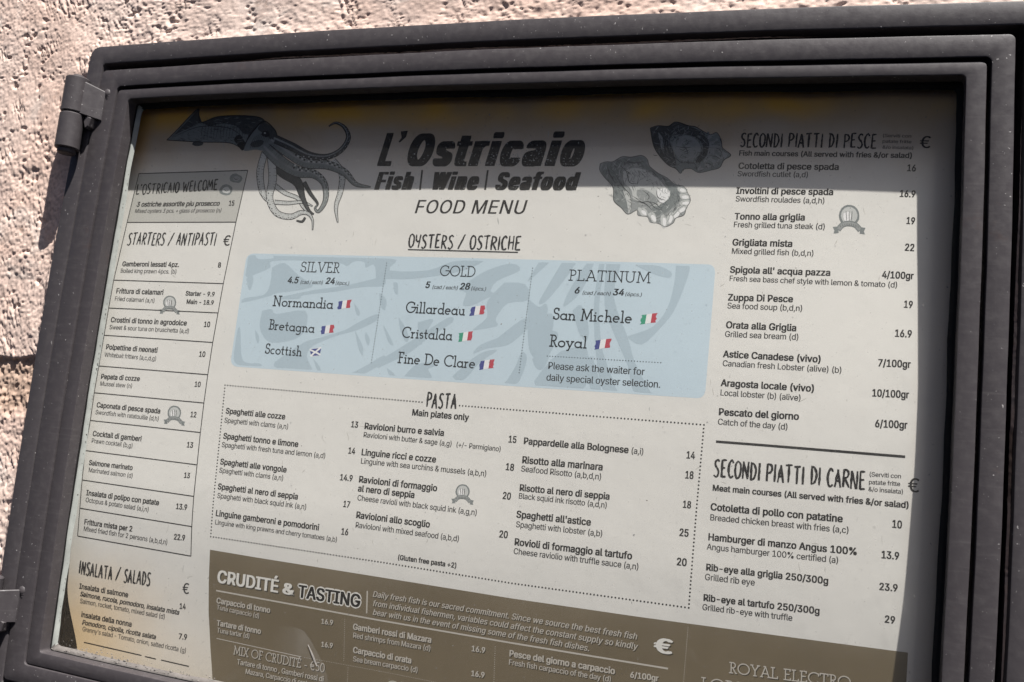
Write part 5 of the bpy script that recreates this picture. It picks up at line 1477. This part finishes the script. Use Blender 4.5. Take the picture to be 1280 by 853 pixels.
# ------------------------------------------------------------------ pasta
ink = Ink()
hand(ink, "PASTA", (532.7, 509.3), (569.5, 512), 18.5, 0.115, gap=0.12)
text(ink, "Main plates only", (514.9, 519.3), (585.3, 525.8), bold=True)
g, r = 0.0028, 0.00075
ink.dots((281.4, 481.7), (527.6, 503), r, g, INK); ink.dots((574.5, 507.2), (880, 531.3), r, g, INK)
ink.dots((281.4, 481.7), (263.5, 671), r, g, INK); ink.dots((880, 531.3), (870.4, 640), r, g, INK); ink.dots((870.4, 640), (861, 760), r, g, INK)
ink.dots((263.5, 671), (480, 703.5), r, g, INK); ink.dots((480, 703.5), (640, 729.3), r, g, INK); ink.dots((640, 729.3), (861, 760), r, g, INK)
I_ = lambda x, y: (x, y)
rows(ink, I_, [
 ("Spaghetti alle cozze", 282.1, 517, 355.9, 524.5, 'B'), ("13", 438.4, 534, 447.2, 535, 'P'), ("Spaghetti with clams (a,n)", 280.4, 528.3, 360.1, 536.6, 'R'),
 ("Spaghetti tonno e limone", 278.9, 548.4, 372.2, 559, 'B'), ("14", 434.9, 567, 443.4, 568, 'P'), ("Spaghetti with fresh tuna and lemon (a,d)", 277.1, 558.9, 406.5, 573.2, 'R'),
 ("Spaghetti alle vongole", 275.1, 580.5, 357.6, 590.8, 'B'), ("14.9", 424.6, 600.3, 440.4, 602, 'P'), ("Spaghetti with clams (a,n)", 273.9, 590.8, 353.9, 601, 'R'),
 ("Spaghetti al nero di seppia", 272.1, 611.6, 371.9, 624.6, 'B'), ("17", 428.6, 633.7, 437.1, 634.9, 'P'), ("Spaghetti with black squid ink (a,n)", 271.4, 622.6, 382.7, 637.2, 'R'),
 ("Linguine gamberoni e pomodorini", 269.5, 645, 398.2, 663.2, 'B'), ("16", 426.2, 668.2, 435, 669.4, 'P'), ("Linguine with king prawns and cherry tomatoes (a,b)", 268.7, 655.5, 421.2, 677.8, 'R'),
 ("Ravioloni burro e salvia", 455.4, 536.3, 554.5, 545.2, 'B'), ("15", 635.2, 553, 645.2, 554, 'P'), ("Ravioloni with butter & sage (a,g)", 454.2, 546.6, 564.5, 558.2, 'R'), ("(+/- Parmigiano)", 570, 558.7, 625.9, 564.6, 'R'),
 ("Linguine ricci e cozze", 451.7, 569, 544.4, 578.4, 'B'), ("18", 631.7, 587.5, 642, 588.8, 'P'), ("Linguine with sea urchins & mussels (a,b,n)", 450.9, 579.6, 607.9, 595.8, 'R'),
 ("Ravioloni di formaggio", 448.4, 603, 545.7, 614.3, 'B'), ("20", 628, 623.6, 638, 625, 'P'), ("al nero di seppia", 447.4, 614.3, 517.6, 622.8, 'B'), ("Cheese ravioli with black squid ink (a,g,n)", 446.6, 625.6, 596, 644.5, 'R'),
 ("Ravioloni allo scoglio", 445, 647.5, 536.7, 659.6, 'B'), ("20", 623.7, 671.7, 634.2, 673.1, 'P'), ("Ravioloni with mixed seafood (a,b,d)", 444.2, 659.5, 573.7, 677.2, 'R'),
 ("Pappardelle alla Bolognese", 654.5, 555.2, 785, 566.6, 'B'), ("14", 857.7, 573, 868.2, 574, 'P'), ("(a,i)", 788.7, 567, 804.3, 568.6, 'R'),
 ("Risotto alla marinara", 652.5, 579, 752.9, 588.2, 'B'), ("18", 856.2, 598, 866.5, 599, 'P'), ("Seafood Risotto (a,b,d,n)", 651.3, 589.5, 751.6, 600, 'R'),
 ("Risotto al nero di seppia", 649.3, 613.6, 761.6, 624.8, 'B'), ("18", 853.2, 634.6, 863.4, 635.8, 'P'), ("Black squid ink risotto (a,d,n)", 648.3, 623.3, 758.6, 635.3, 'R'),
 ("Spaghetti all'astice", 645.5, 647, 738, 657.2, 'B'), ("25", 849, 670, 860.5, 671.2, 'P'), ("Spaghetti with lobster (a,b)", 645, 659, 753, 671, 'R'),
 ("Rovioli di formaggio al tartufo", 643, 681.5, 789.5, 699.4, 'B'), ("20", 845.7, 706.5, 858, 707.9, 'P'), ("Cheese raviolio with truffle sauce (a,n)", 642, 692.5, 798.2, 712.4, 'R'),
 ("(Gluten free pasta +2)", 497, 699.6, 570.5, 710.2, 'B')])
ink.build("pasta_section", sheet)

# ------------------------------------------------------------------ fish courses
ink = Ink()
hand(ink, "SECONDI PIATTI DI PESCE", D7(115, 132), D7(890, 139), 17.5, 0.105)
for s, y0, y1 in (("(Serviti con", 76, 79), ("patate fritte", 108, 112), ("&/o insalata)", 142, 147)): text(ink, s, D7(928, y0), D7(1092 if s[0] != '&' else 1105, y1), mt=GREYINK, k=.8)
text(ink, "€", D7(1143, 138), D7(1198, 139), cap=15)
rows(ink, D7, [("Fish main courses (All served with fries &/or salad)", 108, 181, 1097, 196, 'B'), ("Cotoletta di pesce spada", 105, 257, 677, 264, 'B'), ("16", 1067, 270, 1118, 272, 'P'), ("Swordfish cutlet (a,d)", 100, 300, 503, 306, 'R'),
               ("Involtini di pesce spada", 93, 399, 645, 407, 'B'), ("16.9", 1025, 417, 1115, 420, 'P')])
rows(ink, I_, [
 ("Swordfish roulades (a,d,h)", 919.5, 252, 1030.7, 254.6, 'R'),
 ("Tonno alla griglia", 918.2, 274.4, 1005.7, 275.8, 'B'), ("19", 1132.5, 280, 1143.3, 280.6, 'P'), ("Fresh grilled tuna steak (d)", 917, 284.2, 1031.2, 287, 'R'),
 ("Grigliata mista", 915.5, 307, 990, 308.8, 'B'), ("22", 1130.7, 313.5, 1142.5, 314.2, 'P'), ("Mixed grilled fish (b,d,n)", 914.5, 317.3, 1017, 320.3, 'R'),
 ("Spigola all' acqua pazza", 912.5, 341, 1037.5, 345, 'B'), ("4/100gr", 1102.5, 347.5, 1141.2, 349.2, 'P'), ("Fresh sea bass chef style with lemon & tomato (d)", 911.7, 351.3, 1121.7, 359.8, 'R'),
 ("Zuppa Di Pesce", 910, 375.8, 990.7, 378, 'B'), ("19", 1129.5, 384.6, 1140.5, 385.4, 'P'), ("Sea food soup (b,d,n)", 909.2, 385.7, 1003, 389.2, 'R'),
 ("Orata alla Griglia", 907.5, 410.2, 995, 414.2, 'B'), ("16.9", 1118.3, 421, 1139.5, 422.2, 'P'), ("Grilled sea bream (d)", 906.2, 421.2, 998.2, 425.2, 'R'),
 ("Astice Canadese (vivo)", 904.1, 446.6, 1026, 453.4, 'B'), ("7/100gr", 1097.4, 458, 1137.6, 460, 'P'), ("Canadian fresh Lobster (alive) (b)", 903.3, 457.7, 1052, 466.6, 'R'),
 ("Aragosta locale (vivo)", 901.3, 482.7, 1017.7, 490, 'B'), ("10/100gr", 1089.9, 495.6, 1135.5, 498, 'P'), ("Local lobster (b) (alive)", 900.3, 494.4, 1000.9, 501.2, 'R'),
 ("Pescato del giorno", 898.3, 519, 998.1, 525, 'B'), ("6/100gr", 1093.7, 534, 1133.5, 536, 'P'), ("Catch of the day (d)", 897.3, 530.8, 984.6, 537.5, 'R')])
ink.line((895, 552.2), (960, 557.2), 0.0019, INK); ink.line((959.5, 557.2), (1131.5, 571.2), 0.0019, INK)
ink.build("fish_courses", sheet)

# ------------------------------------------------------------------ meat courses
ink = Ink()
hand(ink, "SECONDI PIATTI DI CARNE", D8(95, 152), D8(900, 222), 22, 0.11)
for s, x0, y0, x1, y1 in (("(Serviti con", 924, 152, 1093, 163), ("patate fritte", 922, 193, 1088, 204), ("&/o insalata)", 920, 231, 1105, 246)): text(ink, s, D8(x0, y0), D8(x1, y1), mt=GREYINK, k=.95)
text(ink, "€", D8(1133, 234), D8(1186, 239), cap=17.5)
rows(ink, D8, [("Meat main courses (All served with fries &/or salad)", 88, 228, 1135, 322, 'B'), ("Cotoletta di pollo con patatine", 78, 332, 780, 397, 'B'), ("10", 1045, 425, 1097, 430, 'P'), ("Breaded chicken breast with fries (a,c)", 75, 386, 815, 456, 'R'),
               ("Hamburger di manzo Angus 100%", 65, 492, 858, 572, 'B'), ("13.9", 988, 588, 1083, 597, 'P')])
rows(ink, I_, [("Angus hamburger 100% certified (a)", 883.7, 687, 1048, 704.4, 'R'), ("Rib-eye alla griglia 250/300g", 882.5, 713, 1035, 730.4, 'B'), ("23.9", 1099, 737.5, 1122, 739.7, 'P'), ("Grilled rib eye", 881.2, 725, 943, 732.2, 'R'),
               ("Rib-eye al tartufo 250/300g", 879.2, 751, 1024.2, 768, 'B'), ("29", 1105.7, 778.2, 1118.7, 779.8, 'P'), ("Grilled rib-eye with truffle", 878, 762.5, 990, 776.3, 'R')])
ink.build("meat_courses", sheet)

# ------------------------------------------------------------------ brown tasting panel, running on below the frame
ink = Ink()
top = [(262.5, 687.3), (320, 697), (480, 722.5), (640, 748.3), (800, 771.5), (960, 793), (1135, 816)]
T = [sp(*p) for p in top]
lx = [(262.5, 687.3), (261, 727), (260.8, 766), (263, 810), (265.8, 853)]
Lp = [sp(*p) for p in lx]
P, Fc = [], []
nu, nv = 140, 40
tx, tz = [p[0] for p in T], [p[1] for p in T]
lz = [p[1] for p in Lp][::-1]
lxx = [p[0] for p in Lp][::-1]
for j in range(nv + 1):
    for i in range(nu + 1):
        u, v = i / nu, j / nv
        X0 = tx[0] + (tx[-1] - tx[0]) * u
        zt = float(np.interp(X0, tx, tz))
        Z = zt + (-0.343 - zt) * v
        xs_ = float(np.interp(Z, lz, lxx))
        P.append((xs_ + (tx[-1] - xs_) * u, Z))
w = nu + 1
ink.add(P, [(j * w + i, (j + 1) * w + i, (j + 1) * w + i + 1, j * w + i + 1) for j in range(nv) for i in range(nu)], BROWN, 0.00014)
W1 = 0.0013
ink.pline([D6(75, 288), (320, 747.5), (475, 775.7), (640, 804), (835, 836)], W1, FAINT)
ink.line(D6(1007, 290), D6(1003, 428), 0.0012, FAINT)
ink.line(D6(78, 583), D6(600, 697), 0.0006, FAINT); ink.dots(D6(620, 700), D6(1085, 785), 0.0003, 0.0016, FAINT); ink.dots(D6(1085, 785), (560, 856), 0.0003, 0.0016, FAINT)
for a, b in ((D6(868, 465), D6(862, 720)), (D6(888, 765), D6(884, 860)), (B6(1196, 675), B6(1189, 860)), (B7(880, 580), B7(857, 860))): ink.dots(a, b, 0.00034, 0.0017, FAINT)
tast = ink.build("tasting_panel", sheet)
ink = Ink()
def shaded(s, p, q, bold=True, it=False, mt=None, d=(1.3, 1.6), **kw):
    text(ink, s, (p[0] + d[0], p[1] + d[1]), (q[0] + d[0], q[1] + d[1]), bold=bold, it=it, mt=SHADE, lift=0.00035, **kw)
    text(ink, s, p, q, bold=bold, it=it, mt=mt or FAINT, lift=0.00055, **kw)
shaded("CRUDITÉ", D6(82, 237), D6(452, 300), mt=WHITEINK, cap=15.5, passes=BOLD + ((-.034, 0), (.034, 0)))
shaded("&", D6(485, 305), D6(545, 317), mt=WHITEINK, cap=13.5, passes=BOLD)
HALO = tuple((.085 * math.cos(a * math.pi / 4), .075 * math.sin(a * math.pi / 4)) for a in range(8)) + ((0, 0),)
text(ink, "TASTING", D6(580, 328), D6(958, 391), bold=True, mt=WHITEINK, cap=15.5, lift=0.00035, passes=HALO)
text(ink, "TASTING", D6(580, 328), D6(958, 391), bold=True, mt=INK, cap=15.5, lift=0.00055, passes=BOLD + ((-.034, 0), (.034, 0)))
ink.build("heading_lettering", tast); ink = Ink()
for s, p, q in (("Daily fresh fish is our sacred commitment. Since we source the best fresh fish", (465.7, 746), (795.5, 799.6)),
                ("from individual fishermen, variables could affect the constant supply so kindly", (465.7, 757.5), (795.8, 812)),
                ("bear with us in the event of missing some of the fresh fish dishes.", (465.7, 768.6), (736, 814.2))):
    shaded(s, p, q, it=True, d=(.9, 1.3), passes=((-.014, 0), (.014, 0)))
ink.build("notice_lettering", tast); ink = Ink()
shaded("€", B7(716, 700), B7(793, 712), mt=WHITEINK, cap=18, passes=BOLD + ((-.045, 0), (.045, 0)))
for s, p, q, bo in (("Carpaccio di tonno", D6(77, 365), D6(405, 426), 1), ("Tuna carpaccio (d)", D6(78, 404), D6(340, 459), 0), ("16.9", D6(722, 492), D6(795, 501), 1),
                    ("Tartare di tonno", D6(78, 503), D6(348, 556), 1), ("Tuna tartar (d)", D6(80, 546), D6(280, 583), 0), ("16.9", D6(722, 634), D6(793, 643), 1),
                    ("Tartare di tonno , Gamberi rossi di", D6(203, 742), D6(735, 850), 0), ("Mazara, Carpaccio di orata,", D6(255, 800), D6(660, 880), 0),
                    ("Gamberi rossi di Mazara", B6(485, 588), B6(875, 655), 1), ("Red shrimps from Mazara (d)", B6(485, 629), B6(872, 696), 0), ("16.9", B6(1077, 696), B6(1145, 706), 1),
                    ("Carpaccio di orata", B6(485, 704), B6(775, 758), 1), ("Sea bream carpaccio (d)", B6(485, 747), B6(808, 804), 0), ("16.9", B6(1075, 820), B6(1142, 830), 1),
                    ("Pesce del giorno a carpaccio", (636.5, 820.5), (768, 843), 1), ("Fresh fish carpaccio of the day (d)", (636, 831), (763.7, 852.8), 0), ("6/100gr", B7(590, 828), B7(730, 847), 1)):
    shaded(s, p, q, bold=bool(bo), d=(.9, 1.2), mt=FAINT, em=LAST_EM[0] if len(s) < 6 else None)
ink.build("dish_lettering", tast); ink = Ink()
for args, hp, wd in ((("MIX OF CRUDITÉ - €50", D6(182, 679), D6(742, 792)), 10.5, 0.10), (("ROYAL ELECTRO", (912, 841), (1063.5, 860)), 13.2, 0.11), (("LOBSTER", (877, 860), (965, 872)), 13.2, 0.11), (("OYSTER", (483, 863), (560, 874)), 12.5, 0.11)):
    ink = Ink()
    for off, mt, lf in (((1, 1.3), SHADE, .00035), ((0, 0), FAINT, .00055)):
        slab(ink, args[0], *[(p[0] + off[0], p[1] + off[1]) for p in args[1:]], hp, wd, mt, lift=lf)
    ink.build("offer_lettering", tast)


# ------------------------------------------------------------------ scuffs and flecks on the paper
ink = Ink()
for _ in range(150):
    x, y = random.uniform(180, 1120), random.uniform(150, 760)
    a = random.choice((random.uniform(0, math.pi), 1.6 + random.uniform(-.3, .3)))
    l = random.choice((1.5, 2.5, 4, 7, 11)) * random.uniform(.6, 1.2)
    ink.stroke([(x, y), (x + l * .5 * math.cos(a) + random.uniform(-1, 1), y + l * .5 * math.sin(a)), (x + l * math.cos(a), y + l * math.sin(a))], [.2, random.uniform(.4, 1.1), .2], SCUFF if random.random() < .8 else MIDINK, 0.00012, 3)
tag(ink.build("scuff_marks", sheet), kind="stuff")
